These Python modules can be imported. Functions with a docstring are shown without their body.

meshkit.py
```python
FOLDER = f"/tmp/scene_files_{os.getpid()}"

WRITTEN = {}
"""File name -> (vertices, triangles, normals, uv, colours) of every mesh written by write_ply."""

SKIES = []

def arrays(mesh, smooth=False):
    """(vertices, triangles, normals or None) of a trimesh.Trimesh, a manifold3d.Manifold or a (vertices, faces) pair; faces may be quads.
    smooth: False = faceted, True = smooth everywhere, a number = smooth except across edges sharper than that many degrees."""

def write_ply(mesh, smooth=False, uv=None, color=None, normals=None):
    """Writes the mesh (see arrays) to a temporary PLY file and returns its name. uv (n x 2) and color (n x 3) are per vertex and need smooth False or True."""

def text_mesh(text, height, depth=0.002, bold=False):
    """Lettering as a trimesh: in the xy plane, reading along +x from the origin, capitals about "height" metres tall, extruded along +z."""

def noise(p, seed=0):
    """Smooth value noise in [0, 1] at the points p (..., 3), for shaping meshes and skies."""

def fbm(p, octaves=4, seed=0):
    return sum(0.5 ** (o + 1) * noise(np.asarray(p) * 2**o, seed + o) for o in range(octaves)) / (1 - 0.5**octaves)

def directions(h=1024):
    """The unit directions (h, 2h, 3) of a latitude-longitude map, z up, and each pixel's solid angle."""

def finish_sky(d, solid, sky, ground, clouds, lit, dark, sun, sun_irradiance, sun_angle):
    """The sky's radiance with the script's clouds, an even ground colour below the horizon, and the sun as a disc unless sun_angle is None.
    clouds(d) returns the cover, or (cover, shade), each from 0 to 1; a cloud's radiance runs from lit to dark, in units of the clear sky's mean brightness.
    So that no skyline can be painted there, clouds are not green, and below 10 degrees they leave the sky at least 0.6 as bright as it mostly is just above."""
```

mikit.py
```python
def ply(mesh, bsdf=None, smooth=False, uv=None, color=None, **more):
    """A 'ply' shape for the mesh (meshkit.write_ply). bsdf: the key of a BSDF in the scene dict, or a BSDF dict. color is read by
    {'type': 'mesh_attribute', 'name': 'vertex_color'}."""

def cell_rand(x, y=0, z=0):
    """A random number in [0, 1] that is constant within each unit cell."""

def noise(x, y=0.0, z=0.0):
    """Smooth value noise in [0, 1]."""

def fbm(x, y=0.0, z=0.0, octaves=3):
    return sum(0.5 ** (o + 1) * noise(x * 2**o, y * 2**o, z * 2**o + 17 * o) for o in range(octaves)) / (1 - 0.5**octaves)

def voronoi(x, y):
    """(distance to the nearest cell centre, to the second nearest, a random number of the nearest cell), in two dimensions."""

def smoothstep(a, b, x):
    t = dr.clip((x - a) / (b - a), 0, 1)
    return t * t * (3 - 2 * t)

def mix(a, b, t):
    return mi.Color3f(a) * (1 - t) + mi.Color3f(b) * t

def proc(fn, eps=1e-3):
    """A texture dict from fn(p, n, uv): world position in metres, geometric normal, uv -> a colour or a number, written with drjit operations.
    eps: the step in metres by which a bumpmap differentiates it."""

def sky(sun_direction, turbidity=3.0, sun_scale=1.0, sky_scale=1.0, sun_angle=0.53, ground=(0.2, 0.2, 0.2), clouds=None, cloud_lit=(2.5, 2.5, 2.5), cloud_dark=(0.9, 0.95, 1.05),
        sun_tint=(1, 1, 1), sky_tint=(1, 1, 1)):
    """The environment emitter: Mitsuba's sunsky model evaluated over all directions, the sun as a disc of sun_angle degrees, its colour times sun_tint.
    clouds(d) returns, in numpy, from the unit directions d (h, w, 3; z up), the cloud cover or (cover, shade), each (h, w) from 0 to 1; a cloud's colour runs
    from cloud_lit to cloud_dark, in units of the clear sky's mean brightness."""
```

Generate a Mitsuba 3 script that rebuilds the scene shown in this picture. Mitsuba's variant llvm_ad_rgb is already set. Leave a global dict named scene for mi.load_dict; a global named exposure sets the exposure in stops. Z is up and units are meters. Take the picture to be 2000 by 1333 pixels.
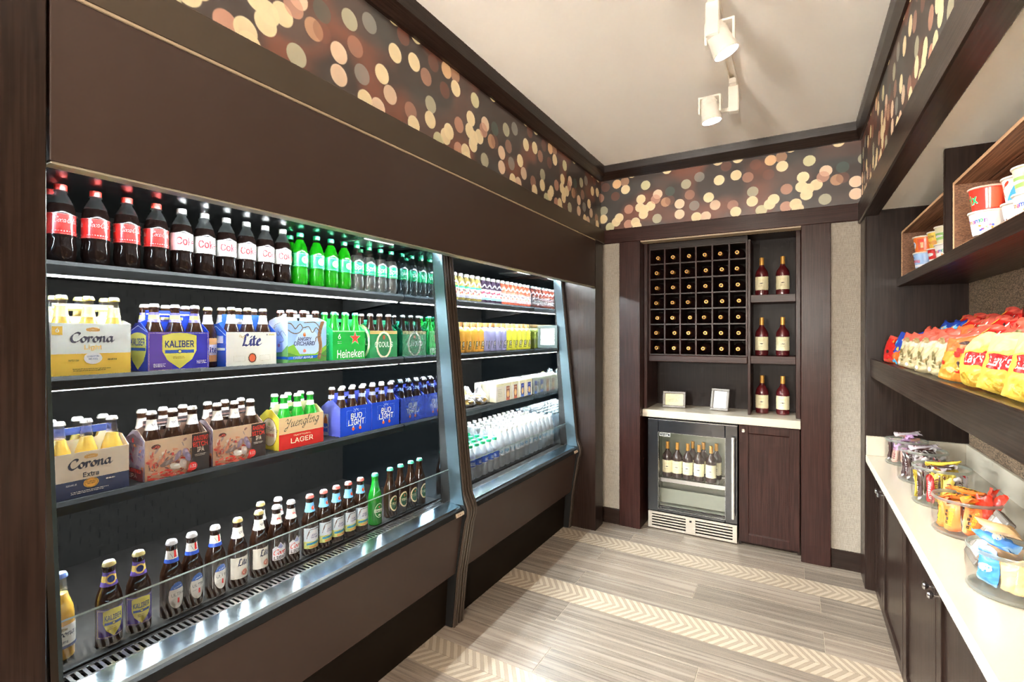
import math, random
import numpy as np
import trimesh
import shapely
from shapely import geometry as sg, affinity
import drjit as dr
import mitsuba as mi
import mikit
from meshkit import text_mesh
from meshkit import noise as np_noise

# ------------------------------------------------------------------ camera, light, exposure
T = mi.ScalarTransform4f
EYE = np.array([0.0, 0.0, 1.52])
YAW = math.atan2(553, 960)
AHEAD = np.array([-math.sin(YAW), math.cos(YAW), 0.0])
scene = {'type': 'scene'}
labels = {}
exposure = 1.88
scene['camera'] = {'type': 'perspective', 'fov': math.degrees(2 * math.atan(1000 / 960)), 'fov_axis': 'x',
                   'to_world': T().look_at(origin=EYE.tolist(), target=(EYE + AHEAD).tolist(), up=[0, 0, 1]),
                   'principal_point_offset_x': 0.0, 'principal_point_offset_y': 15.5 / 1333, 'near_clip': 0.02, 'far_clip': 60.0}
LED = [88, 98, 101]            # cool white tubes in the display cases
LAMP = [40, 37, 33]         # warm track lamps
BEAM = [1.05, .97, .85]      # beam of each track head, W/sr
FILL_DOWN = [30, 28, 25]         # added fill downlights behind the viewer, out of view
FILL_GLOBE = [76, 72, 66]       # added fill globes behind the viewer, to brighten the ceiling
FRIDGE = [4, 4.3, 3.6]  # unseen lamp inside the wine refrigerator

# ------------------------------------------------------------------ helpers
def lin(c):
    return [((v / 255) / 12.92 if v <= 10.3 else ((v / 255 + 0.055) / 1.055) ** 2.4) for v in c]

def rgb(c):
    return {'type': 'rgb', 'value': list(c)}

def mat(name, color, rough=0.45, spec=0.5, metallic=0.0, coat=0.0, two=True, **kw):
    """A principled material; color is sRGB 0..255, or a texture dict."""
    col = color if isinstance(color, dict) else rgb(lin(color))
    m = {'type': 'principled', 'base_color': col, 'roughness': rough, 'metallic': metallic, 'specular': spec}
    if coat:
        m['clearcoat'] = coat
        m['clearcoat_gloss'] = 0.9
    m.update(kw)
    scene[name] = {'type': 'twosided', 'bsdf': m} if two else m
    return name

USED = {}
def numbered(name):
    n = USED.get(name, 0)
    USED[name] = n + 1
    return name if n == 0 else '%s_%03d' % (name, n)

def put(name, mesh, m, parent=None, smooth=False, to=None, label=None, color=None, **more):
    """One entry of the scene. mesh may be a ply dict made before (shared by copies)."""
    key = numbered((parent + '__' if parent else '') + name)
    d = dict(mesh) if isinstance(mesh, dict) else mikit.ply(mesh, m, smooth=smooth, color=color)
    if isinstance(mesh, dict) and m is not None:
        d['bsdf'] = {'type': 'ref', 'id': m}
    if to is not None:
        d['to_world'] = to
    d.update(more)
    scene[key] = d
    if label:
        labels[key] = {'label': label}
    return key

def thing(name, label, cat, group=None, kind=None):
    key = numbered(name)
    labels[key] = {'label': label, 'category': cat}
    if group:
        labels[key]['group'] = group
    if kind:
        labels[key]['kind'] = kind
    return key

def single(name, mesh, m, label, cat, group=None, kind=None, **kw):
    key = put(name, mesh, m, **kw)
    labels[key] = {'label': label, 'category': cat}
    if group:
        labels[key]['group'] = group
    if kind:
        labels[key]['kind'] = kind
    return key

class Kit:
    """Parts of one kind of thing, built once and placed many times."""
    def __init__(self):
        self.parts = []
    def add(self, path, mesh, m, smooth=False, color=None, label=None, **more):
        d = mikit.ply(mesh, m, smooth=smooth, color=color)
        d.update(more)
        self.parts.append((path, d, label))
        return self
    def place(self, name, label, cat, loc, rz=0.0, group=None, tilt=None, scale=None):
        key = thing(name, label, cat, group)
        to = T().translate([float(v) for v in loc])
        if rz:
            to = to.rotate([0, 0, 1], rz)
        if tilt:
            for ax, a in tilt:
                to = to.rotate(list(ax), a)
        if scale is not None:
            to = to.scale(scale)
        names = {}
        for path, d, lab in self.parts:
            e = dict(d)
            e['to_world'] = to
            head, _, tail = path.rpartition('__')
            k = numbered((key + '__' + (names.get(head, head) + '__' if head else '')) + tail)
            names[path] = k[len(key) + 2:]
            scene[k] = e
            if lab:
                labels[k] = {'label': lab}
        return key

def cat_(ms):
    return trimesh.util.concatenate(ms)

def box(x0, x1, y0, y1, z0, z1, b=0.0):
    lo = np.array([min(x0, x1), min(y0, y1), min(z0, z1)])
    hi = np.array([max(x0, x1), max(y0, y1), max(z0, z1)])
    if b <= 0:
        m = trimesh.creation.box(extents=hi - lo)
        m.apply_translation((hi + lo) / 2)
        return m
    b = min(b, 0.45 * (hi - lo).min())
    pts = []
    for k in range(3):
        l, h = lo + b, hi - b
        l[k], h[k] = lo[k], hi[k]
        pts += [[x, y, z] for x in (l[0], h[0]) for y in (l[1], h[1]) for z in (l[2], h[2])]
    return trimesh.convex.convex_hull(np.array(pts))

def prism(poly, axis, a, b):
    """A shapely polygon drawn in (x,z) / (y,z) / (x,y), extruded along y / x / z from a to b."""
    m = trimesh.creation.extrude_polygon(poly, b - a, engine='earcut')
    M = np.eye(4)
    if axis == 'y':
        M[:3, :3] = [[1, 0, 0], [0, 0, 1], [0, 1, 0]]
        M[1, 3] = a
    elif axis == 'x':
        M[:3, :3] = [[0, 0, 1], [1, 0, 0], [0, 1, 0]]
        M[0, 3] = a
    else:
        M[2, 3] = a
    m.apply_transform(M)
    return m

def poly(*p):
    return sg.Polygon(p)

def lathe(profile, n=24, mod=None, caps=True):
    """Revolves (r, z) points from bottom to top; mod(r, z, angle) may shape the radius."""
    p = np.array(profile, float)
    a = np.arange(n) * 2 * math.pi / n
    r = np.repeat(p[:, :1], n, 1)
    if mod is not None:
        r = mod(r, np.repeat(p[:, 1:], n, 1), a[None, :])
    v = np.stack([r * np.cos(a), r * np.sin(a), np.repeat(p[:, 1:], n, 1)], -1).reshape(-1, 3)
    f = []
    for i in range(len(p) - 1):
        for j in range(n):
            q = (j + 1) % n
            f += [[i * n + j, i * n + q, (i + 1) * n + q], [i * n + j, (i + 1) * n + q, (i + 1) * n + j]]
    if caps:
        v = np.vstack([v, [[0, 0, p[0, 1]], [0, 0, p[-1, 1]]]])
    b, t = len(v) - 2, len(v) - 1
    k = (len(p) - 1) * n
    for j in range(n):
        q = (j + 1) % n
        if caps and p[0, 0] > 1e-6:
            f.append([b, q, j])
        if caps and p[-1, 0] > 1e-6:
            f.append([t, k + j, k + q])
    return trimesh.Trimesh(v, f, process=False)

def tube(points, r, n=10):
    ms = []
    for a, b in zip(points[:-1], points[1:]):
        ms.append(trimesh.creation.cylinder(radius=r, segment=[a, b], sections=n))
    return cat_(ms)

def spline(pts, n=6):
    """Catmull-Rom through the points."""
    p = np.array(pts, float)
    if len(p) < 3:
        return p
    p = np.vstack([2 * p[0] - p[1], p, 2 * p[-1] - p[-2]])
    out = []
    for i in range(1, len(p) - 2):
        for t in np.arange(n) / n:
            out.append(0.5 * (2 * p[i] + (p[i + 1] - p[i - 1]) * t + (2 * p[i - 1] - 5 * p[i] + 4 * p[i + 1] - p[i + 2]) * t * t + (3 * p[i] - p[i - 1] - 3 * p[i + 1] + p[i + 2]) * t ** 3))
    out.append(p[-2])
    return np.array(out)

# ------------------------------------------------------------------ flat print: lettering and artwork on labels, boxes and signs
TEXT = {}
def text_tris(s, bold):
    """Triangles of a line of lettering: capitals 1 high, from x = 0."""
    if (s, bold) not in TEXT:
        m = text_mesh(s, 1.0, 0.1, bold)
        f = m.faces[m.face_normals[:, 2] > 0.9]
        t = m.vertices[f][:, :, :2].copy()
        t[:, :, 0] -= t[:, :, 0].min()
        TEXT[(s, bold)] = t
    return TEXT[(s, bold)].copy()

# a small set of pen-drawn letters (strokes as control points; x width, lower case 1 high)
PEN = {
 'C': (1.15, [[(1.05, 1.35), (1.1, 1.65), (.75, 1.75), (.3, 1.35), (.1, .7), (.25, .15), (.6, 0), (1.1, .35)]]),
 'Y': (1.2, [[(.05, 1.45), (.3, 1.7), (.5, 1.4), (.45, .9), (.75, .85), (1.15, 1.6)], [(1.15, 1.6), (.85, .6), (.45, -.5), (.1, -.55), (.15, -.2), (.7, .1)]]),
 'L': (1.0, [[(.85, 1.5), (.7, 1.75), (.45, 1.6), (.35, .8), (.1, .05), (.35, .12), (.75, 0), (1.0, .25)]]),
 'K': (1.1, [[(.3, 1.7), (.2, .8), (.05, 0)], [(1.05, 1.7), (.3, .85), (.55, .6), (.95, 0)]]),
 'R': (1.1, [[(.3, 1.6), (.2, .8), (.1, 0)], [(.1, 1.5), (.7, 1.75), (.95, 1.3), (.3, .85), (.95, 0)]]),
 'a': (.85, [[(.72, .85), (.45, 1.0), (.12, .6), (.15, .12), (.42, .05), (.7, .55)], [(.75, .98), (.66, .3), (.8, .02), (.98, .25)]]),
 'c': (.75, [[(.65, .8), (.5, 1.0), (.15, .65), (.12, .2), (.38, 0), (.75, .3)]]),
 'e': (.75, [[(.12, .45), (.5, .6), (.58, .9), (.4, 1.0), (.15, .6), (.14, .18), (.4, 0), (.78, .3)]]),
 'g': (.85, [[(.72, .85), (.45, 1.0), (.12, .6), (.18, .15), (.45, .1), (.7, .6)], [(.76, .98), (.66, .2), (.5, -.6), (.15, -.65), (.2, -.35), (.85, .25)]]),
 'i': (.45, [[(.15, .6), (.28, .98), (.2, .3), (.32, 0), (.5, .25)], [(.3, 1.3), (.33, 1.4)]]),
 'k': (.85, [[(.3, 1.7), (.2, .8), (.08, 0)], [(.68, .98), (.22, .5), (.45, .35), (.8, .02)]]),
 'l': (.5, [[(.1, .35), (.42, 1.3), (.4, 1.7), (.22, 1.5), (.17, .3), (.32, 0), (.55, .3)]]),
 'n': (.9, [[(.05, .7), (.2, .98), (.15, 0)], [(.15, .45), (.45, .95), (.65, .9), (.6, .2), (.75, 0), (.95, .25)]]),
 'o': (.8, [[(.45, 1.0), (.12, .65), (.15, .15), (.4, 0), (.68, .35), (.62, .85), (.42, 1.0)], [(.62, .85), (.85, .8)]]),
 'p': (.85, [[(.1, .7), (.25, 1.0), (.18, .2), (.08, -.6)], [(.2, .6), (.5, 1.0), (.72, .7), (.62, .15), (.4, .02), (.2, .2)]]),
 'r': (.65, [[(.05, .7), (.2, 1.0), (.15, 0)], [(.16, .5), (.38, .95), (.6, .92), (.62, .75)]]),
 's': (.7, [[(.6, .85), (.4, 1.0), (.2, .8), (.55, .35), (.45, .05), (.1, .1)]]),
 't': (.6, [[(.3, 1.45), (.22, .4), (.32, 0), (.6, .25)], [(.02, 1.0), (.58, 1.05)]]),
 'u': (.9, [[(.1, .6), (.22, .98), (.15, .3), (.3, 0), (.6, .5)], [(.68, .98), (.62, .25), (.75, 0), (.95, .25)]]),
 'y': (.85, [[(.1, .6), (.22, .98), (.16, .35), (.32, .08), (.62, .55)], [(.7, .98), (.6, .1), (.42, -.6), (.12, -.6), (.2, -.3), (.85, .25)]]),
 "'": (.3, [[(.2, 1.7), (.1, 1.35)]]), '-': (.55, [[(.05, .55), (.5, .6)]]), ' ': (.6, []),
}
def pen_text(s, nib=(.2, .05), angle=40, gap=.02, slant=0.0):
    """Lettering drawn with a broad pen: the hull of the nib swept along each stroke."""
    a = math.radians(angle)
    ca, sa = math.cos(a), math.sin(a)
    c = [(x * ca - y * sa, x * sa + y * ca) for x, y in ((-nib[0] / 2, -nib[1] / 2), (nib[0] / 2, -nib[1] / 2), (nib[0] / 2, nib[1] / 2), (-nib[0] / 2, nib[1] / 2))]
    out, x = [], 0.0
    for ch in s:
        w, strokes = PEN[ch]
        for st in strokes:
            p = spline(st, 5)
            for q0, q1 in zip(p[:-1], p[1:]):
                out.append(sg.MultiPoint([(x + q[0] + d[0] + slant * q[1], q[1] + d[1]) for q in (q0, q1) for d in c]).convex_hull)
        x += w + gap
    return shapely.union_all(out).simplify(.012)

def disc(x, y, r, ry=None, n=28):
    g = sg.Point(0, 0).buffer(1.0, quad_segs=n // 4)
    return affinity.translate(affinity.scale(g, r, ry or r), x, y)

def rect(x0, y0, x1, y1):
    return sg.box(x0, y0, x1, y1)

def star(x, y, r, k=.4, n=5, rot=90):
    return sg.Polygon([(x + r * (1 if i % 2 == 0 else k) * math.cos(math.radians(rot + i * 180 / n)), y + r * (1 if i % 2 == 0 else k) * math.sin(math.radians(rot + i * 180 / n))) for i in range(2 * n)])

class Art:
    """Coloured print on a sheet of its own (metres, origin at the centre); build() lays it on a surface."""
    def __init__(self, w, h, bg=None, step=0.007):
        self.w, self.h, self.step, self.lay, self.n = w, h, step, [], 0
        self.clip = rect(-w / 2, -h / 2, w / 2, h / 2)
        if bg is not None:
            self.shape(self.clip, bg)
    def shape(self, g, color, clip=True):
        if clip:
            g = g.intersection(self.clip)
        tris = []
        for q in getattr(g, 'geoms', [g]):
            if q.geom_type != 'Polygon' or q.area < 1e-9:
                continue
            v, f = trimesh.creation.triangulate_polygon(q, engine='earcut')
            tris.append(np.asarray(v)[np.asarray(f)])
        if tris:
            self.lay.append((np.vstack(tris), color, self.n))
            self.n += 1
        return self
    def text(self, s, x, y, h, color, bold=True, width=None, slant=0.0, rot=0.0, align=.5):
        t = text_tris(s, bold) * h
        w = t[:, :, 0].max()
        k = 1.0 if width is None else width / w
        t[:, :, 0] *= k
        t[:, :, 0] += slant * t[:, :, 1] - align * w * k
        return self.tris(t, x, y, color, rot)
    def pen(self, s, x, y, h, color, width=None, rot=0.0, **kw):
        g = pen_text(s, **kw)
        x0, _, x1, _ = g.bounds
        k = h if width is None else width / (x1 - x0)
        g = affinity.translate(affinity.scale(affinity.translate(g, -(x0 + x1) / 2, 0), k, h, origin=(0, 0)), 0, 0)
        if rot:
            g = affinity.rotate(g, rot, origin=(0, 0))
        return self.shape(affinity.translate(g, x, y), color)
    def tris(self, t, x, y, color, rot=0.0):
        if rot:
            a = math.radians(rot)
            t = t @ np.array([[math.cos(a), math.sin(a)], [-math.sin(a), math.cos(a)]])
        t = t + np.array([x, y])
        c = t.mean(1)
        t = t[(np.abs(c[:, 0]) < self.w / 2) & (np.abs(c[:, 1]) < self.h / 2)]
        if len(t):
            self.lay.append((t, color, self.n))
            self.n += 1
        return self
    def build(self, where, off=0.00025, lift=0.0001):
        """where(u, v, out) -> points; returns (mesh, colours)."""
        V, F, C, n = [], [], [], 0
        for t, color, k in self.lay:
            v = np.zeros((len(t) * 3, 3))
            v[:, :2] = t.reshape(-1, 2)
            f = np.arange(len(v)).reshape(-1, 3)
            area = (t[:, 1, 0] - t[:, 0, 0]) * (t[:, 2, 1] - t[:, 0, 1]) - (t[:, 2, 0] - t[:, 0, 0]) * (t[:, 1, 1] - t[:, 0, 1])
            f[area < 0] = f[area < 0][:, ::-1]
            if self.step:
                v, f = trimesh.remesh.subdivide_to_size(v, f, self.step, max_iter=12)
            p = where(v[:, 0], v[:, 1], off + lift * k)
            V.append(p)
            F.append(np.asarray(f) + n)
            C.append(np.tile(lin(color), (len(p), 1)))
            n += len(p)
        return trimesh.Trimesh(np.vstack(V), np.vstack(F), process=False), np.vstack(C)

def on_lathe(profile, z0):
    """Places print round a turned body: u runs along the circumference, v up from z0."""
    p = np.array(profile, float)
    def where(u, v, out):
        r = np.interp(z0 + v, p[:, 1], p[:, 0])
        rr = np.interp(z0, p[:, 1], p[:, 0])
        a = u / rr
        return np.stack([(r + out) * np.cos(a), (r + out) * np.sin(a), z0 + v], 1)
    return where

def on_plane(o, du, dv):
    o, du, dv = (np.array(q, float) for q in (o, du, dv))
    nrm = np.cross(du, dv)
    nrm /= np.linalg.norm(nrm)
    def where(u, v, out):
        return o + u[:, None] * du + v[:, None] * dv + out * nrm
    return where

def scribble(a, x, y, w, c, seed=0, t=.0006):
    """A small illegible emblem of two or three curved strokes."""
    r = random.Random(seed)
    for i in range(3):
        p = [(x + w * (-.5 + .25 * k), y + w * r.uniform(-.28, .28)) for k in range(5)]
        a.shape(sg.LineString(spline(p, 4)).buffer(t), c)
    return a

WHITE, BLACK = (240, 240, 236), (24, 22, 22)

# ------------------------------------------------------------------ materials
def grain_of(p, n, along):
    """Fine streaks running along one axis on any face of a board."""
    q = [p.x, p.y, p.z]
    k = [220.0, 220.0, 220.0]
    k['xyz'.index(along)] = 5.0
    a = mikit.fbm(q[0] * k[0], q[1] * k[1], q[2] * k[2], 3)
    k2 = [26.0, 26.0, 26.0]
    k2['xyz'.index(along)] = 1.3
    b = mikit.noise(q[0] * k2[0], q[1] * k2[1], q[2] * k2[2])
    return a, b

def wood(name, dark, mid, along, rough=.3, spec=.2, amount=1.0):
    d, m = lin(dark), lin(mid)
    def fn(p, n, uv):
        a, b = grain_of(p, n, along)
        t = mikit.smoothstep(.3, .72, a) * .65 + b * .35
        return mikit.mix(d, m, t * amount)
    return mat(name, mikit.proc(fn), rough, spec)

wood('wood_upright', (23, 15, 12), (41, 28, 23), 'z')
wood('wood_along', (24, 16, 12), (42, 29, 24), 'y')
wood('wood_across', (24, 16, 12), (42, 29, 24), 'x')
wood('wood_warm_lit_upright', (31, 16, 14), (55, 30, 26), 'z', .3)  # same wood, reddened: warm lamp light put into the colour
wood('wood_warm_lit_across', (31, 16, 14), (55, 30, 26), 'x', .3)
wood('crate_wood', (88, 58, 42), (140, 100, 74), 'y', .6, .3)
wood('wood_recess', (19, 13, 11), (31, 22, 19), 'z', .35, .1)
mat('laminate', (52, 39, 34), .42, .25)
mat('laminate_band', (58, 48, 38), .42, .25)
mat('edge_tan', (150, 132, 108), .5)
mat('kick_black', (19, 12, 6), .6, .1)
mat('ceiling_paint', (240, 235, 226), .8, .2)
mat('soffit_paint', (242, 235, 220), .8, .2)
mat('unseen_wall_paint', (200, 188, 170), .8, .2)
mat('grout', (150, 138, 122), .8, .2)
mat('quartz', (198, 188, 170), .22, .5)
mat('quartz_edge', (192, 182, 164), .3, .5)
mat('steel', (200, 202, 202), .28, .5, 1.0)
mat('aluminium', (196, 190, 172), .35, .5, .8)
mat('satin_bar', (214, 210, 202), .3, .5, .35)
mat('chrome', (220, 220, 222), .08, .5, 1.0)
mat('brushed_grille', (205, 198, 186), .4, .5, .6)
mat('black_gloss', (20, 22, 26), .12, .5, coat=.6)
mat('black_satin', (21, 21, 21), .5, .2)
mat('shelf_black', (21, 19, 18), .6, .06)
mat('case_black', (22, 23, 24), .16, .6)
mat('case_trim', (58, 48, 40), .3, .6)
mat('bumper_grey', (92, 84, 74), .35, .6)
mat('white_enamel', (236, 230, 218), .35)
mat('frame_grey', (128, 122, 116), .45)
mat('paper', (238, 234, 222), .7, .2)
mat('print', {'type': 'mesh_attribute', 'name': 'vertex_color'}, .42, .4)
mat('print_gloss', {'type': 'mesh_attribute', 'name': 'vertex_color'}, .18, .5, coat=.4)
mat('print_foil', {'type': 'mesh_attribute', 'name': 'vertex_color'}, .3, .6)
scene['mirror_steel'] = {'type': 'twosided', 'bsdf': {'type': 'conductor', 'material': 'none', 'specular_reflectance': rgb([.42, .52, .60])}}
scene['soft_steel'] = {'type': 'twosided', 'bsdf': {'type': 'roughconductor', 'alpha': .035, 'distribution': 'ggx', 'material': 'none', 'specular_reflectance': rgb([.30, .36, .40])}}
scene['flange_steel'] = {'type': 'twosided', 'bsdf': {'type': 'roughconductor', 'alpha': .22, 'distribution': 'ggx', 'material': 'none', 'specular_reflectance': rgb([.085, .12, .14])}}
scene['window_glass'] = {'type': 'thindielectric', 'int_ior': 1.5}
scene['jar_glass'] = {'type': 'thindielectric', 'int_ior': 1.55}
scene['thick_glass'] = {'type': 'dielectric', 'int_ior': 1.5}
scene['clear_pet'] = {'type': 'thindielectric', 'int_ior': 1.5}
mat('glass_edge', (170, 200, 205), .2, .6)

def linen_fn(p, n, uv):
    a = mikit.noise(p.x * 700.0, 0.0, p.z * 50.0) * .5 + mikit.noise(p.x * 50.0, 5.0, p.z * 700.0) * .5
    return mikit.mix(lin((138, 130, 119)), lin((168, 160, 147)), mikit.smoothstep(.2, .8, a))
mat('linen', mikit.proc(linen_fn), .85, .15)

def woven_fn(p, n, uv):
    a = mikit.noise(p.y * 90.0, p.z * 700.0, 3.0) * .6 + mikit.noise(p.y * 500.0, p.z * 160.0, 9.0) * .4
    return mikit.mix(lin((62, 50, 40)), lin((138, 116, 94)), mikit.smoothstep(.25, .78, a))
mat('woven', mikit.proc(woven_fn), .8, .2)

def plank_mat(name, dark, mid, pale, seed):
    def fn(p, n, uv):
        a = mikit.fbm(p.x * 5.0 + seed, p.y * 430.0, 1.0 + seed, 3)
        b = mikit.fbm(p.x * 1.9, p.y * 75.0, 7.0 + seed, 2)
        c = mikit.mix(lin(dark), lin(mid), mikit.smoothstep(.28, .6, a))
        return mikit.mix(c, lin(pale), mikit.smoothstep(.4, .75, b) * .8)
    mat(name, mikit.proc(fn), .36, .4)
plank_mat('plank_grey', (112, 101, 90), (133, 120, 107), (150, 138, 125), 0.0)
plank_mat('plank_warm', (117, 104, 92), (138, 124, 110), (156, 142, 128), 31.0)
plank_mat('plank_dark', (102, 91, 81), (124, 112, 100), (142, 130, 117), 57.0)
mat('inlay_light', (182, 166, 145), .4, .4)
mat('inlay_dark', (157, 140, 121), .4, .4)

# wallpaper: out-of-focus lights, one printed repeat of 1.09 m
SPOTS = [(0.693, 2.713, 'o', 0.95), (0.757, 2.723, 't', 0.6), (0.763, 2.66, 'c', 0.95), (0.681, 2.617, 'r', 0.5), (0.815, 2.782, 'c', 0.9), (1.085, 2.768, 'c', 0.95), (0.922, 2.67, 'g', 0.9), (0.789, 2.5, 'p', 0.7),
 (0.582, 2.512, 'v', 0.8), (0.579, 2.445, 'c', 0.9), (0.711, 2.441, 'c', 0.95), (0.687, 2.41, 'c', 0.9), (0.636, 2.375, 'g', 0.8), (0.786, 2.381, 'p', 0.85), (0.843, 2.392, 'c', 0.9), (0.855, 2.357, 'c', 0.9),
 (0.886, 2.566, 'c', 0.95), (0.877, 2.503, 'c', 0.95), (0.914, 2.482, 'c', 0.95), (0.905, 2.446, 'c', 0.95), (0.961, 2.504, 'c', 0.9), (1.015, 2.587, 'k', 0.85), (0.999, 2.551, 'p', 0.7), (1.075, 2.519, 't', 0.7),
 (0.017, 2.528, 'r', 0.4), (1.01, 2.401, 'v', 0.85), (0.087, 2.492, 'k', 0.9), (0.087, 2.414, 'k', 0.9), (0.192, 2.465, 'b', 0.55), (0.134, 2.633, 'v', 0.85), (0.228, 2.672, 'b', 0.55), (0.363, 2.627, 'c', 0.95),
 (0.292, 2.512, 'c', 0.95), (0.336, 2.451, 'k', 0.7), (0.207, 2.378, 'c', 0.95), (0.272, 2.376, 'k', 0.85), (0.355, 2.771, 'c', 0.8), (0.017, 2.596, 'e', 0.4), (0.475, 2.645, 'c', 0.95), (0.551, 2.618, 'p', 0.5),
 (0.454, 2.434, 'p', 0.4), (0.473, 2.385, 'c', 0.9), (0.487, 2.766, 'c', 0.9), (0.41, 2.72, 'r', .5), (0.6, 2.70, 'r', .45), (0.16, 2.55, 'p', .35)]
TINT = {'o': (228, 186, 140), 't': (196, 150, 116), 'c': (242, 222, 178), 'r': (120, 66, 48), 'g': (214, 208, 164), 'p': (198, 146, 122), 'v': (176, 172, 146), 'k': (238, 208, 178), 'b': (150, 150, 142), 'e': (58, 96, 88)}
def bokeh(along):
    def fn(p, n, uv):
        s = along(p)
        z = p.z
        m = mikit.fbm(s * 4.2, z * 5.0, 2.0, 2)
        m2 = mikit.noise(s * 3.1, z * 6.0, 11.0)
        c = mikit.mix(lin((50, 37, 33)), lin((112, 62, 44)), mikit.smoothstep(.45, .72, m))
        c = mikit.mix(c, lin((56, 56, 54)), mikit.smoothstep(.55, .8, m2) * .7)
        sm = s - dr.floor(s / 1.09) * 1.09
        for x, zz, t, a in SPOTS:
            dx = dr.abs(sm - x)
            dx = dr.minimum(dx, 1.09 - dx)
            d = dr.sqrt(dx * dx + dr.square(z - zz))
            c = mikit.mix(c, lin(TINT[t]), a * (1 - mikit.smoothstep(.034, .0385, d)))
        return c
    return mikit.proc(fn)
mat('bokeh_left', bokeh(lambda p: p.y), .40, .75)
mat('bokeh_back', bokeh(lambda p: p.x + 5.20), .40, .75)
mat('bokeh_right', bokeh(lambda p: 9.30 - p.y), .40, .75)

def perforated_fn(p, n, uv):
    """Black sheet with short punched slots in staggered columns, as the case backs have."""
    cy = dr.floor(p.y / .03)
    zz = p.z / .07 + .5 * (cy - 2 * dr.floor(cy / 2))
    fz, fy = zz - dr.floor(zz), p.y / .03 - cy
    hit = dr.select((dr.abs(fy - .5) < .07) & (dr.abs(fz - .5) < .18) & (mikit.cell_rand(dr.floor(p.y / .21), dr.floor(p.z / .35)) > .45), 1.0, 0.0)
    return mikit.mix(lin((17, 16, 15)), lin((5, 5, 5)), hit)
scene['case_back'] = {'type': 'twosided', 'bsdf': {'type': 'diffuse', 'reflectance': mikit.proc(perforated_fn)}}

# ------------------------------------------------------------------ the room
XL, XR, YB, HC = -1.33, 0.365, 3.83, 2.85
fl = thing('floor', 'wood-look plank tile floor with pale chevron inlay bands', 'floor', kind='structure')
put('slab', box(-4.2, 4.2, -6.0, 4.3, -.12, -.0015), 'grout', fl)
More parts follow.
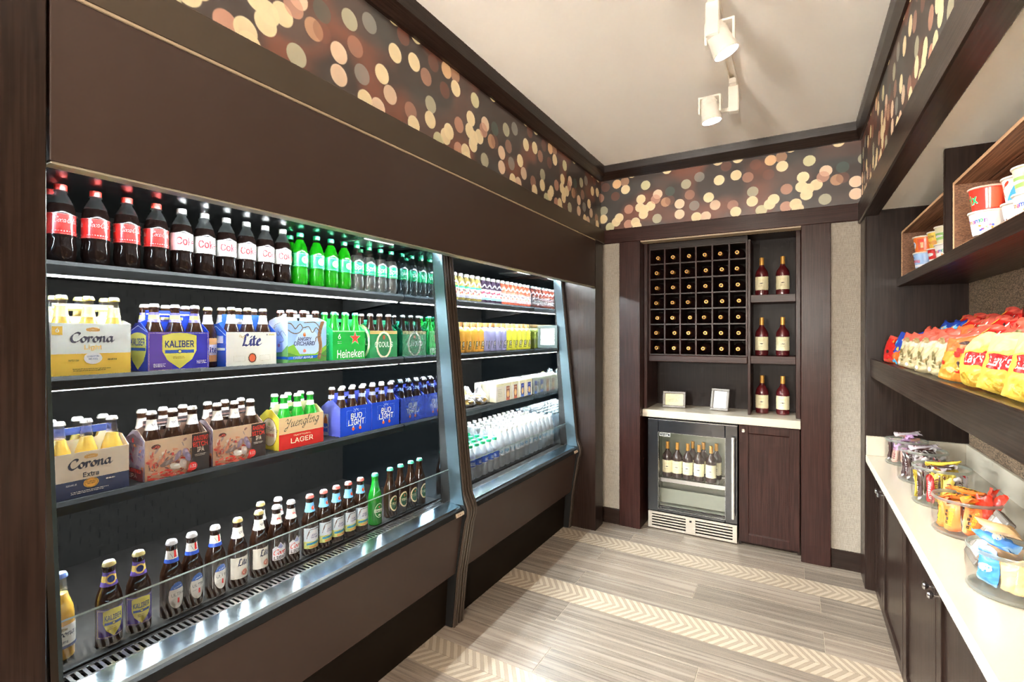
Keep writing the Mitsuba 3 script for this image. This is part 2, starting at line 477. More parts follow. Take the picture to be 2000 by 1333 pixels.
# plank rows between the chevron bands: (y0, y1, joints in x)
rows = [(1.145, 1.345, (-.4,)), (1.345, 1.55, (-1.05, .24)), (1.55, 1.751, (-.62,)),
        (1.948, 2.155, (-1.02, .26)), (2.155, 2.36, (-.38,)), (2.36, 2.567, (-1.10, .15)),
        (2.763, 2.957, (-1.157, .124)), (2.957, 3.15, (-.51,)), (3.15, 3.345, (-1.157, .122)),
        (3.53, 3.70, (-1.05, .05)), (3.70, 3.895, (-.72,))]
rnd = random.Random(4)
tone = ['plank_grey', 'plank_warm', 'plank_dark']
for i, (a, b, joints) in enumerate(rows):
    xs = [-1.62] + list(joints) + [.44]
    for j, (p, q) in enumerate(zip(xs[:-1], xs[1:])):
        put('plank', box(p + .0015, q - .0015, a + .0015, b - .0015, -.008, 0, .0012), tone[(i * 2 + j + (i // 3)) % 3], fl)
put('plank_field', cat_([box(-4.2 + 1.28 * k + .0015 + (.6 if r % 2 else 0), -4.2 + 1.28 * (k + 1) - .0015 + (.6 if r % 2 else 0), 1.143 - .2 * (r + 1) + .0015, 1.143 - .2 * r - .0015, -.008, 0) for r in range(35) for k in range(6)]),
    'plank_grey', fl)
labels['floor__plank_field'] = {'label': 'planks behind the viewer', 'kind': 'stuff'}
for a, b in ((1.751, 1.948), (2.567, 2.763), (3.345, 3.53)):
    m = (a + b) / 2
    tones = ([], [])
    for k in range(-3, 100):
        x = -1.62 + k * .0215
        for y0, y1 in ((a + .002, m - .0006), (b - .002, m + .0006)):
            q = poly((x, y0), (x + .0207, y0), (x + .0207 + .068, y1), (x + .068, y1)).intersection(rect(-1.62, a, .44, b))
            if q.area > 1e-5 and q.geom_type == 'Polygon':
                tones[k % 2].append(prism(q, 'z', -.006, 0))
    for ms, mm, lab in ((tones[0], 'inlay_light', 'pale chevron slips'), (tones[1], 'inlay_dark', 'tan chevron slips')):
        k = put('chevron_inlay', cat_(ms), mm, fl)
        labels[k] = {'label': lab, 'kind': 'stuff'}

single('ceiling', box(-4.2, 4.2, -6.0, 4.4, HC, HC + .1), 'ceiling_paint', 'cream painted flat ceiling carrying the track lights', 'ceiling', kind='structure')

wl = thing('wall_left', 'dark brown wall over the display cases with a wallpaper frieze of blurred lights', 'wall', kind='structure')
put('frieze', box(-1.47, -1.37, -.4, YB + .1, 2.30, HC), 'bokeh_left', wl, label='wallpaper frieze printed with out-of-focus warm lights')
put('rail', box(-1.47, -1.327, .402, 3.80, 2.238, 2.346, .003), 'laminate_band', wl, label='flat brown rail under the frieze')
put('edge_strip', box(-1.40, -1.3265, .402, 3.586, 2.2315, 2.2375), 'edge_tan', wl, label='thin tan edging between header and rail')
put('header_panel', box(-1.372, XL, .402, 3.586, 1.876, 2.2305, .002), 'laminate', wl, label='plain dark brown header board')
put('trim_strip', box(-1.3715, -1.3305, .404, 3.584, 1.871, 1.8758, .001), 'aluminium', wl, label='satin metal strip under the header')
put('header_panel', box(-1.47, -1.374, .40, 3.57, 2.0, 2.30), 'black_satin', wl)
put('pilaster', box(-1.62, XL + .004, -.42, .396, 0, HC, .002), 'wood_upright', wl, label='near wood-grained post at the end of the cases')
put('pilaster', box(-1.47, XL + .002, 3.588, 3.752, 0, 2.237, .002), 'wood_upright', wl, label='far post beside the linen panel')
put('return_panel', box(-2.5, -1.33, 3.590, 3.62, 0, 2.3, .001), 'wood_upright', wl, label='dark panel closing the end of the far case')
put('backing', box(-2.62, -2.50, -.5, 4.3, 0, HC), 'black_satin', wl)
put('backing', box(-2.62, -1.46, -.5, 4.3, 2.42, 2.46), 'black_satin', wl)
put('backing', box(-2.62, -1.40, -.46, -.42, 0, HC), 'black_satin', wl)

wb = thing('wall_back', 'back wall with linen panels, dark posts and a lit recess for wine', 'wall', kind='structure')
put('frieze', box(-1.37, .40, YB, YB + .08, 2.30, HC), 'bokeh_back', wb, label='wallpaper frieze of blurred lights over the recess')
put('rail', box(-1.352, .372, 3.795, YB + .03, 2.236, 2.346, .004), 'wood_warm_lit_across', wb, label='head rail, its red-brown tone holding warm lamp light')
put('linen_panel', box(-1.37, -1.19, 3.815, 3.86, .115, 2.24), 'linen', wb, label='grey linen panel left of the recess')
put('linen_panel', box(.19, .42, 3.815, 3.86, .115, 2.24), 'linen', wb, label='grey linen panel right of the recess')
put('pilaster', box(-1.205, -1.04, 3.79, 3.90, 0, 2.237, .003), 'wood_warm_lit_upright', wb, label='post left of the recess')
put('pilaster', box(.034, .20, 3.785, 3.90, 0, 2.237, .003), 'wood_warm_lit_upright', wb, label='post right of the recess')
put('recess_soffit', box(-1.04, .034, 3.80, 3.90, 2.2255, 2.236), 'edge_tan', wb, label='pale board under the head rail')
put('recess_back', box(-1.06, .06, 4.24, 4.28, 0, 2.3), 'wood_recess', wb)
put('recess_side', box(-1.08, -1.04, 3.86, 4.28, 0, 2.3), 'wood_warm_lit_upright', wb)
put('recess_side', box(.034, .074, 3.86, 4.28, 0, 2.3), 'wood_warm_lit_upright', wb)
put('recess_top', box(-1.06, .06, 3.88, 4.28, 2.236, 2.30), 'wood_across', wb)
put('backing', box(-2.6, .9, 4.285, 4.36, 0, HC), 'black_satin', wb)
put('backing', box(-2.6, -1.36, 3.90, 3.94, 0, HC), 'black_satin', wb)
put('backing', box(.20, .9, 3.87, 3.90, 0, HC), 'black_satin', wb)
for nm, x0, x1, lab in (('baseboard_back_left', -1.345, -1.205, 'dark baseboard under the left linen panel'), ('baseboard_back_right', .20, .365, 'dark baseboard under the right linen panel')):
    single(nm, box(x0, x1, 3.798, 3.83, 0, .118, .004), 'wood_across', lab, 'baseboard', kind='structure')

wr = thing('wall_right', 'right wall with wallpaper frieze above a shelved snack alcove', 'wall', kind='structure')
put('frieze', box(XR, XR + .08, -1.2, YB + .05, 2.30, HC), 'bokeh_right', wr, label='wallpaper frieze above the alcove')
put('rail', box(XR - .02, XR + .06, -1.2, 3.80, 2.212, 2.346, .006), 'wood_along', wr, label='dark wood fascia over the alcove')
put('end_panel', box(XR, .90, 3.572, 3.80, 0, 2.30, .003), 'wood_upright', wr, label='dark end panel of the alcove')
put('post', box(XR - .006, XR + .02, 3.575, 3.795, 0, 2.213, .002), 'wood_upright', wr, label='upright at the mouth of the alcove')
put('woven_panel', box(.823, .86, -1.2, 3.58, .60, 2.26), 'woven', wr, label='brown woven covering at the back of the alcove')
put('soffit', box(XR + .04, .86, -1.2, 3.575, 2.242, 2.30), 'soffit_paint', wr, label='cream ceiling of the alcove')
put('backing', box(.862, .92, -1.2, 3.9, 0, HC), 'black_satin', wr)
put('near_panel', box(XR, .90, -1.26, -1.2, 0, HC), 'wood_upright', wr)

# crown mouldings: a board leaning out under the ceiling
def crown(pts):
    return poly(*pts)
cl = crown([(-1.372, 2.742), (-1.352, 2.742), (-1.318, 2.79), (-1.312, HC), (-1.372, HC)])
single('trim_1', prism(cl, 'y', -.4, 3.78), 'wood_along', 'dark crown moulding along the left frieze', 'moulding', kind='structure')
cr = crown([(XR + .002, 2.742), (XR - .012, 2.742), (XR - .03, 2.79), (XR - .034, HC), (XR + .002, HC)])
single('trim_2', prism(cr, 'y', -1.2, 3.78), 'wood_along', 'dark crown moulding along the right frieze', 'moulding', kind='structure')
cb = crown([(YB + .002, 2.752), (YB - .02, 2.752), (YB - .07, 2.80), (YB - .08, HC), (YB + .002, HC)])
single('trim_3', prism(cb, 'x', -1.37, XR + .01), 'wood_across', 'dark crown moulding along the back frieze', 'moulding', kind='structure')

# unseen room behind the viewer, set up to house the fill lamps
for nm, m, lab in (('wall_lobby_rear', box(-4.2, 4.2, -6.0, -5.9, 0, HC), 'unseen beige wall behind the viewer'), ('wall_lobby_left', box(-4.2, -4.1, -6.0, 4.3, 0, HC), 'unseen beige wall on the left'),
                   ('wall_lobby_right', box(4.1, 4.2, -6.0, 4.3, 0, HC), 'unseen beige wall on the right'), ('wall_partition_left', box(-4.2, -2.6, -.5, -.42, 0, HC), 'unseen wall beside the near post'),
                   ('wall_partition_right', box(.9, 4.2, -1.26, -1.2, 0, HC), 'unseen wall beside the alcove')):
    single(nm, m, 'unseen_wall_paint', lab, 'wall', kind='structure')

# ------------------------------------------------------------------ lamps
def face_disc(r, z, n=32):
    """A lens facing down."""
    a = np.arange(n) * 2 * math.pi / n
    v = np.vstack([np.stack([r * np.cos(a), r * np.sin(a), np.full(n, z)], 1), [[0, 0, z]]])
    return trimesh.Trimesh(v, [[n, (j + 1) % n, j] for j in range(n)], process=False)

def track_lamp(y, yaw, tip, label, head=(0, 0, 2.66), x=-.278, power=1.0):
    """White track head: adapter, gear box, yoke, flared housing, glowing lens. yaw, tip: where the lens points (tip 0 = down)."""
    k = thing('track_light', label, 'track light', 'white heads on the ceiling track')
    hx, hy, hz = x + head[0], y + head[1], head[2]
    put('adapter', box(x - .018, x + .018, y - .06, y + .06, 2.800, 2.829, .003), 'white_enamel', k)
    side = -1 if head[0] < 0 else 1
    put('gear_box', box(x - .025, x + .025, y - .022, y + .022, 2.672, 2.806, .004), 'white_enamel', k)
    if head[0]:
        put('arm', box(min(hx, x) - .004, max(hx, x), y - .010, y + .010, 2.680, 2.700, .002), 'white_enamel', k)
    put('yoke', cat_([box(hx - .055, hx - .046, hy - .018, hy + .018, hz - .02, hz + .062, .001), box(hx + .046, hx + .055, hy - .018, hy + .018, hz - .02, hz + .062, .001), box(hx - .055, hx + .055, hy - .018, max(hy + .018, y), hz + .058, hz + .067, .001)]), 'white_enamel', k)
    to = T().translate([hx, hy, hz]).rotate([0, 0, 1], yaw).rotate([0, 1, 0], tip)
    prof = [(.0, .062), (.022, .062), (.034, .056), (.040, .03), (.044, -.01), (.049, -.05), (.0495, -.062), (.0465, -.062), (.045, -.052)]
    h = put('housing', lathe(prof[::-1], 32), 'white_enamel', k, smooth=35, to=to)
    put('fin_ring', cat_([lathe([(.0405, z), (.0425, z), (.0425, z + .004), (.0405, z + .004)], 32, caps=False) for z in (.012, .022, .032)]), 'white_enamel', h, smooth=35, to=to)
    put('lens', face_disc(.0455, -.055), 'paper', k, to=to, emitter={'type': 'area', 'radiance': rgb(LAMP)})
    w = np.array((to @ T().translate([0, 0, 0])).matrix)[:3, :]
    o = w[:, :3] @ np.array([0, 0, -.0585]) + w[:, 3]
    d = w[:, :3] @ np.array([0, 0, -1.0])
    scene[k + '__beam'] = {'type': 'spot', 'intensity': rgb([v * power for v in BEAM]), 'cutoff_angle': 40.0, 'beam_width': 22.0, 'to_world': T().look_at(origin=o.tolist(), target=(o + d).tolist(), up=[0, 1, 0.01])}
    return k

tr = single('ceiling_track', cat_([box(-.298, -.290, -3.0, 3.02, 2.823, HC, .001), box(-.266, -.258, -3.0, 3.02, 2.823, HC, .001), box(-.298, -.258, -3.0, 3.02, 2.843, HC)]), 'white_enamel', 'white lighting track along the ceiling', 'lighting track')
track_lamp(2.05, 20, -24, 'white track head nearest the viewer with its lens tipped to the right', head=(.022, .03, 2.675))
track_lamp(2.80, 200, 9, 'white track head nearest the back wall with its lens facing down', head=(-.105, -.08, 2.678), power=.5)
track_lamp(1.30, 10, -36, 'unseen white track head above the view, lighting the right side')  # this head and the next two: out of view, lighting the alcove
track_lamp(.45, 5, -36, 'unseen white track head over the viewer, lighting the right side')
track_lamp(-.4, 0, -34, 'unseen white track head behind the viewer, lighting the right side')
for i, (x, y, lab) in enumerate([(-2.4, -2.4, 'added fill downlight behind the viewer, left one'), (0, -2.6, 'added fill downlight behind the viewer, middle one'), (2.4, -2.4, 'added fill downlight behind the viewer, right one')]):
    k = thing('recessed_downlight', lab, 'downlight', 'added fill downlights')  # unseen lamps added as ambient fill
    to = T().translate([x, y, HC])
    put('trim_ring', lathe([(.085, -.004), (.1, -.004), (.1, 0), (.085, 0)], 32, caps=False), 'white_enamel', k, to=to)
    put('lens', face_disc(.085, -.002), 'paper', k, to=to, emitter={'type': 'area', 'radiance': rgb(FILL_DOWN)})
for i, (x, y, lab) in enumerate([(-1.2, -1.5, 'added fill globe behind the viewer, left front'), (.1, -1.6, 'added fill globe behind the viewer, right front'), (-1.5, -3.4, 'added fill globe behind the viewer, left rear'), (1.2, -3.4, 'added fill globe behind the viewer, right rear')]):
    k = thing('globe_pendant', lab, 'added fill lamp', 'added fill globes')  # unseen globes added as fill, mainly for the ceiling
    put('cord', tube([[x, y, 1.9], [x, y, HC]], .004), 'black_satin', k)
    put('rose', lathe([(0, HC - .02), (.05, HC - .02), (.05, HC)], 24), 'white_enamel', k, to=T().translate([x, y, 0]))
    put('globe', trimesh.creation.icosphere(subdivisions=3, radius=.17), 'paper', k, smooth=True, to=T().translate([x, y, 1.75]), emitter={'type': 'area', 'radiance': rgb(FILL_GLOBE)})

# ------------------------------------------------------------------ refrigerated display cases
S1, S2, S3, DECK = 1.727, 1.389, 1.02, .65
def profile_case():
    """End panel seen from the side (x, z): leaning front, rounded nose, receding foot."""
    return [(-1.605, 1.96), (-1.475, .70), (-1.455, .655), (-1.442, .62), (-1.445, .585), (-1.458, .55), (-1.505, .28), (-1.533, 0)]
def case(y0, y1, label, grille_parts, XS):
    k = thing('refrigerated_display_case', label, 'display refrigerator', 'open refrigerated cases along the left wall')
    a, b = y0 + .045, y1 - .045
    put('back_panel', box(-2.36, -2.34, a, b, .60, 1.99), 'case_back', k, label='black slotted back sheet')
    put('canopy', box(-2.36, -1.60, a, b, 1.975, 2.03, .003), 'case_black', k, label='glossy black inner roof')
    put('roof_vent', box(-1.95, -1.78, b - .36, b - .16, 1.967, 1.976, .002), 'steel', k)
    put('tank', box(-2.40, -1.60, a, b, .30, .62), 'black_satin', k)
    put('deck', box(-2.34, -1.60, a, b, .615, DECK, .003), 'shelf_black', k, label='black bottom deck')
    prof = profile_case()
    for s, (p, q) in enumerate(((y0, a), (b, y1))):
        e = put('end_panel', prism(poly(*(prof + [(-2.42, 0), (-2.42, 1.96)])), 'y', p, q), 'black_satin', k, label='black end panel')
        inner = q + .002 if s == 0 else p - .002
        m = prism(poly((-2.34, DECK), (-1.60, DECK), (-1.66, 1.955), (-2.34, 1.975)), 'y', inner - .001, inner + .001)
        put('liner', m, 'mirror_steel', e, label='mirror-bright steel liner')
        y_f = (q - .018, q + .0035) if s == 0 else (p - .0035, p + .018)
        m = prism(poly((-1.66, 1.955), (-1.598, 1.955), (-1.468, .70), (-1.455, .645), (-1.54, .645)), 'y', *y_f)
        put('flange', m, 'flange_steel', e, label='grey steel front flange')
        line = [(x + .004, z) for x, z in prof]
        strip = sg.LineString(line).buffer(.007, cap_style=2)
        for t in ((p + .006, p + .019), (q - .020, q - .006)):
            put('edge_bead', prism(strip, 'y', *t), 'case_trim', e)
    for z, d in ((S1, .47), (S2, .475), (S3, .475)):
        s = put('shelf', box(XS - d, XS, a + .004, b - .004, z - .012, z, .002), 'shelf_black', k, label='black sheet shelf')
        put('price_rail', prism(poly((XS - .002, z + .004), (XS + .006, z + .004), (XS + .012, z - .008), (XS + .006, z - .036), (XS - .003, z - .036)), 'y', a + .006, b - .006), 'black_satin', s)
        put('lamp_profile', box(XS - .046, XS - .006, a + .01, b - .01, z - .028, z - .018, .001), 'steel', s)
        put('light_tube', prism(sg.Point(XS - .028, z - .0355).buffer(.006, quad_segs=3), 'y', a + .02, b - .02), 'paper', s, emitter={'type': 'area', 'radiance': rgb(LED)}, label='white light tube')
        for y in (a + .012, b - .03):
            put('bracket', prism(poly((XS - .44, z - .014), (XS - .02, z - .014), (XS - .02, z - .036), (XS - .2, z - .06), (XS - .44, z - .09)), 'y', y, y + .012), 'black_satin', s)
    put('top_light', prism(sg.Point(-1.64, 1.966).buffer(.0075, quad_segs=3), 'y', a + .02, b - .02), 'paper', k, emitter={'type': 'area', 'radiance': rgb(LED)}, label='white light tube under the roof edge')
    # glass guard leaning forward, in two lengths
    ym = (a + b) / 2
    g0, g1 = np.array([-1.618, DECK + .001]), np.array([-1.553, .812])
    for p, q in ((a + .004, ym - .001), (ym + .001, b - .006)):
        v = [[g0[0], p, g0[1]], [g0[0], q, g0[1]], [g1[0], q, g1[1]], [g1[0], p, g1[1]]]
        g = put('glass_guard', (v, [[0, 1, 2, 3]]), 'window_glass', k, label='clear glass guard')
        d = np.array([.003, .0015])
        put('polished_edge', prism(poly(tuple(g1 - d), tuple(g1 + d), tuple(g1 + d + [.001, .005]), tuple(g1 - d + [.001, .005])), 'y', p, q), 'glass_edge', g)
        put('clip_rail', box(g0[0] - .006, g0[0] + .004, p, q, DECK - .002, DECK + .006, .001), 'black_satin', g)
    # air return: slotted steel grille, ledge, nose
    n = int((b - a - .03) / .0165)
    bars = [box(-1.600, -1.556, a + .015 + i * .0165, a + .015 + i * .0165 + .0085, .642, .649) for i in range(n)]
    gr = put('air_grille', cat_([box(-1.603, -1.598, a, b, .640, .650), box(-1.558, -1.550, a, b, .640, .650)]), 'steel', k, label='slotted steel air return')
    if grille_parts:
        for m in bars:
            put('bar', m, 'steel', gr)
    else:
        put('bar', cat_(bars), 'steel', gr)
    put('duct', box(-1.61, -1.545, a, b, .60, .63), 'kick_black', k)
    put('ledge', prism(poly((-1.55, .650), (-1.475, .640), (-1.466, .632), (-1.475, .60), (-1.55, .60)), 'y', a, b), 'soft_steel', k, label='steel ledge in front of the grille')
    put('nose', prism(poly((-1.475, .638), (-1.458, .628), (-1.452, .606), (-1.470, .592), (-1.49, .592)), 'y', a, b), 'black_satin', k, label='black nosing')
    put('front_panel', prism(poly((-1.466, .595), (-1.512, .285), (-1.53, .285), (-1.50, .595)), 'y', a, b), 'laminate', k, label='brown front panel')
    put('kick_plate', prism(poly((-1.556, .286), (-1.575, 0), (-1.60, 0), (-1.58, .286)), 'y', a, b), 'kick_black', k, label='dark recessed kick plate')
    bd = Art(.062, .016, (214, 196, 172), None)
    bd.shape(rect(-.026, -.0045, .026, .0045).exterior.buffer(.0005), (150, 116, 92))
    for i in range(7):
        bd.shape(rect(-.022 + i * .0064, -.002, -.018 + i * .0064, .0022 if i % 3 else .0032), (120, 86, 66))
    bm, bc = bd.build(on_plane((-1.4495, b - .04, .612), (0, 1, 0), (-.2, 0, .98)))
    e = put('badge', prism(poly((-1.463, .603), (-1.449, .603), (-1.4525, .621), (-1.467, .621)), 'y', b - .072, b - .008), 'edge_tan', k, label='small tan maker plate')
    put('lettering', bm, 'print', e, color=bc)
    return k
case(.42, 2.085, 'near open refrigerated case stocked with soda and beer', True, -1.865)
case(2.085, 3.585, 'far open refrigerated case stocked with juice and water', False, -1.84)

# ------------------------------------------------------------------ bottles and six-pack carriers of the near case
mat('amber_glass', (26, 13, 7), .04, .36)
mat('green_glass', (14, 112, 24), .07, .6, coat=.5)
mat('beer_gold', (226, 180, 70), .2, .5)
mat('cola', (10, 5, 4), .04, .34)
scene['green_soda'] = {'type': 'principledthin', 'base_color': rgb(lin((40, 190, 30))), 'roughness': .12, 'spec_trans': .25, 'diff_trans': 1.1, 'eta': 1.33}
scene['clear_soda'] = {'type': 'principledthin', 'base_color': rgb([.90, .95, .93]), 'roughness': .1, 'spec_trans': .86, 'diff_trans': .9, 'eta': 1.4}
scene['clear_shell'] = {'type': 'principledthin', 'base_color': rgb([.9, .95, .95]), 'roughness': .05, 'spec_trans': .965, 'diff_trans': .5, 'eta': 1.5}
scene['water'] = {'type': 'principledthin', 'base_color': rgb([.90, .94, .97]), 'roughness': .15, 'spec_trans': .68, 'diff_trans': .9, 'eta': 1.33}
for nm, c in dict(cap_red=(214, 44, 34), cap_white=(232, 236, 232), cap_green=(30, 178, 112), cap_gold=(196, 178, 116), cap_silver=(206, 206, 210), cap_pink=(232, 120, 112), cap_mint=(70, 178, 146), cap_blue=(120, 150, 220), cap_yellow=(226, 190, 90)).items():
    mat(nm, c, .35)
mat('kraft', (196, 170, 138), .7, .2)

BEER = [(.0, .0005), (.026, 0), (.0305, .004), (.0305, .118), (.0285, .135), (.0215, .157), (.0165, .176), (.0142, .196), (.0135, .210), (.0150, .2115), (.0150, .216), (.0134, .2175), (.0134, .223)]
CAP = lathe([(.0152, .2165), (.0158, .218), (.0146, .2245), (.012, .229), (.0, .2295)], 42, lambda r, z, a: r * (1 + .035 * np.cos(21 * a) * (z < .222)))
BEER_BODY = lathe(BEER, 24)
BEER_FILL = lathe([(0, .002), (.025, .003), (.0288, .007), (.0288, .117), (.0268, .134), (.0196, .156), (.0148, .174), (.0, .175)], 20)
BEER_IN = lathe([(.0150, .1765), (.0127, .196), (.0119, .21), (.0115, .216)], 24, caps=False)
def beer(glass, cap, neck=None, body=None):
    k = Kit()
    if glass == 'clear':
        k.add('glass', BEER_BODY, 'clear_pet', 40, label='clear glass')
        k.add('glass__inner_wall', BEER_IN, 'clear_pet', 40)
        k.add('beer', BEER_FILL, 'beer_gold', 40, label='golden beer')
    else:
        k.add('glass', BEER_BODY, glass, 40)
    if neck is not None:
        neck.step = .0035
        m, c = neck.build(on_lathe(BEER, .182))
        k.add('neck_label', m, 'print', color=c)
    if body is not None:
        body.step = .006
        m, c = body.build(on_lathe(BEER, .066))
        k.add('body_label', m, 'print', color=c)
    k.add('crown_cap', CAP, cap, 30)
    return k

NAVY, BLUE, PURPLE = (28, 34, 84), (22, 56, 150), (86, 66, 140)
CREAM, GOLD, RED = (238, 232, 214), (226, 180, 84), (206, 44, 40)
def shield(x, y, w, h):
    return sg.Polygon([(x - w / 2, y + h * .42)] + [(x - w / 2 + w * t, y + h * (.42 + .08 * math.sin(math.pi * t))) for t in np.linspace(.1, .9, 7)] + [(x + w / 2, y + h * .42), (x + w / 2, y + h * .0), (x + w * .36, y - h * .25), (x, y - h * .5), (x - w * .36, y - h * .25), (x - w / 2, y)])
def crown_mark(a, x, y, w, c):
    for t in np.linspace(-1, 1, 7):
        a.shape(disc(x + t * w * .42, y + w * .10 * (1 - t * t), w * .085, w * .13, 12), c)
    a.shape(rect(x - w * .42, y - w * .16, x + w * .42, y - w * .05), c)
    return a
def fine_print(a, x, y, w, n, c, h=.0022, gap=.0045, seed=0):
    r = random.Random(seed)
    for i in range(n):
        q, e = x - w / 2, x + w / 2 - r.random() * w * .2
        while q < e:
            l = r.uniform(.003, .009)
            a.shape(rect(q, y - i * gap, min(q + l, e), y - i * gap + h), c)
            q += l + .0012
    return a

def kaliber_front(w, h, bg=(52, 50, 150), bold=True):
    a = Art(w, h, bg)
    a.shape(rect(-w / 2, -h / 2, -w * .12, h / 2), (86, 62, 140))
    a.shape(rect(-w / 2 + .004, -h / 2 + .003, w / 2 - .004, h / 2 - .004).exterior.buffer(.0007), (214, 196, 150))
    sw = min(w * .56, h * .84)
    a.shape(shield(0, .001, sw, h * .95), (224, 214, 92))
    a.text('KALIBER', 0, h * .10, h * .17, NAVY, width=sw * .84)
    a.shape(rect(-sw * .42, -h * .055, sw * .42, h * .03), (44, 70, 140))
    a.shape(disc(0, -h * .01, h * .055), NAVY).shape(disc(0, -h * .01, h * .035), (224, 214, 92))
    fine_print(a, 0, -h * .16, sw * .4, 2, (180, 160, 70), seed=2)
    if w > .15:
        fine_print(a, -w * .32, -h * .33, w * .2, 3, (230, 226, 214), seed=3)
        fine_print(a, w * .36, -h * .28, w * .18, 3, (230, 226, 214), seed=4)
    return a
def kaliber_end(w, h):
    a = Art(w, h, (34, 40, 120))
    a.shape(sg.LineString([(-w / 2, h * .30), (0, h * .44), (w / 2, h * .30)]).buffer(.001), (210, 214, 230))
    a.shape(shield(0, -h * .09, w * .86, h * .78), (224, 214, 92))
    a.text('KALIBER', 0, h * .03, h * .14, NAVY, width=w * .74)
    a.shape(rect(-w * .4, -h * .08, w * .4, -h * .02), (44, 70, 140))
    return a
def neck_band(bg, band, mark=None, h=.03, w=.075):
    a = Art(w, h, bg)
    a.shape(rect(-w / 2, -h * .2, w / 2, h * .24), band)
    if mark:
        a.shape(disc(0, 0, h * .36), mark[0]).shape(disc(0, 0, h * .24), mark[1])
    return a
def corona_front(w, h, light):
    top, low = ((226, 232, 226), (232, 190, 78)) if light else ((226, 208, 186), (52, 56, 78))
    a = Art(w, h, top)
    a.shape(rect(-w / 2, -h / 2, w / 2, -h * (.08 if light else .12)), low)
    crown_mark(a, 0, h * .38, w * .17, (206, 160, 90))
    a.pen('Corona', 0, h * .14, .0165, (44, 42, 52), width=w * .56, nib=(.34, .06), angle=48)
    if light:
        a.text('Light', 0, h * .0, h * .085, (226, 190, 110), width=w * .22)
        a.shape(disc(0, -h * .17, w * .115, h * .115), (236, 238, 240))
        a.text('LA CERVEZA', 0, -h * .15, .005, (96, 110, 150), width=.03).text('MAS FINA', 0, -h * .20, .005, (96, 110, 150), width=.022)
        a.shape(rect(-w * .49, h * .28, -w * .37, h * .44), (232, 190, 78)).text('6', -w * .43, h * .33, h * .08, WHITE)
        dark = (104, 84, 40)
    else:
        a.text('Extra', 0, -h * .07, h * .10, (44, 42, 52), width=w * .2)
        a.shape(disc(0, -h * .22, w * .095, h * .11), (226, 160, 70)).shape(disc(0, -h * .22, w * .08, h * .095).exterior.buffer(.0005), (70, 60, 40))
        a.text('LA CERVEZA', 0, -h * .205, .004, (90, 66, 40), width=.026).text('MAS FINA', 0, -h * .25, .004, (90, 66, 40), width=.02)
        dark = (214, 206, 196)
    a.text('IMPORTED' if light else 'SINCE', -w * .24, -h * .22, .0045, dark, width=w * .13)
    fine_print(a, w * .25, -h * .215, w * .13, 1, dark, h=.004, seed=12)
    fine_print(a, 0, -h * .38, w * .5, 2, dark, seed=7)
    return a
def plain(c):
    return lambda w, h: Art(w, h, c)
def lite_front(w, h):
    a = Art(w, h, (228, 228, 216))
    a.pen('Lite', 0, h * .10, .026, (34, 36, 78), width=w * .40, nib=(.36, .07), angle=35)
    a.shape(disc(0, -h * .27, h * .15, h * .165), (226, 214, 190)).shape(disc(0, -h * .27, h * .125, h * .14), (60, 40, 40)).shape(disc(0, -h * .27, h * .10, h * .115), (196, 92, 60))
    a.shape(rect(-w * .36, -h * .36, -w * .15, -h * .20).exterior.buffer(.0004), (190, 186, 160)).shape(rect(w * .15, -h * .36, w * .36, -h * .20).exterior.buffer(.0004), (190, 186, 160))
    a.text('6', w * .30, h * .40, h * .06, (60, 60, 60)).shape(rect(w * .33, h * .40, w * .46, h * .45), (196, 190, 140))
    scribble(a, -w * .2, h * .37, .024, (186, 160, 100), 2, .0007)
    return a
def lite_end(w, h):
    a = Art(w, h, (34, 66, 150))
    a.shape(sg.LineString([(-w / 2, h * .36), (0, h * .44), (w / 2, h * .22)]).buffer(.001), (210, 220, 235))
    a.shape(rect(.0, h * .05, w * .36, h * .22), (200, 212, 230)).shape(rect(-w * .45, -h * .12, w * .45, -h * .06), (224, 226, 200))
    return a
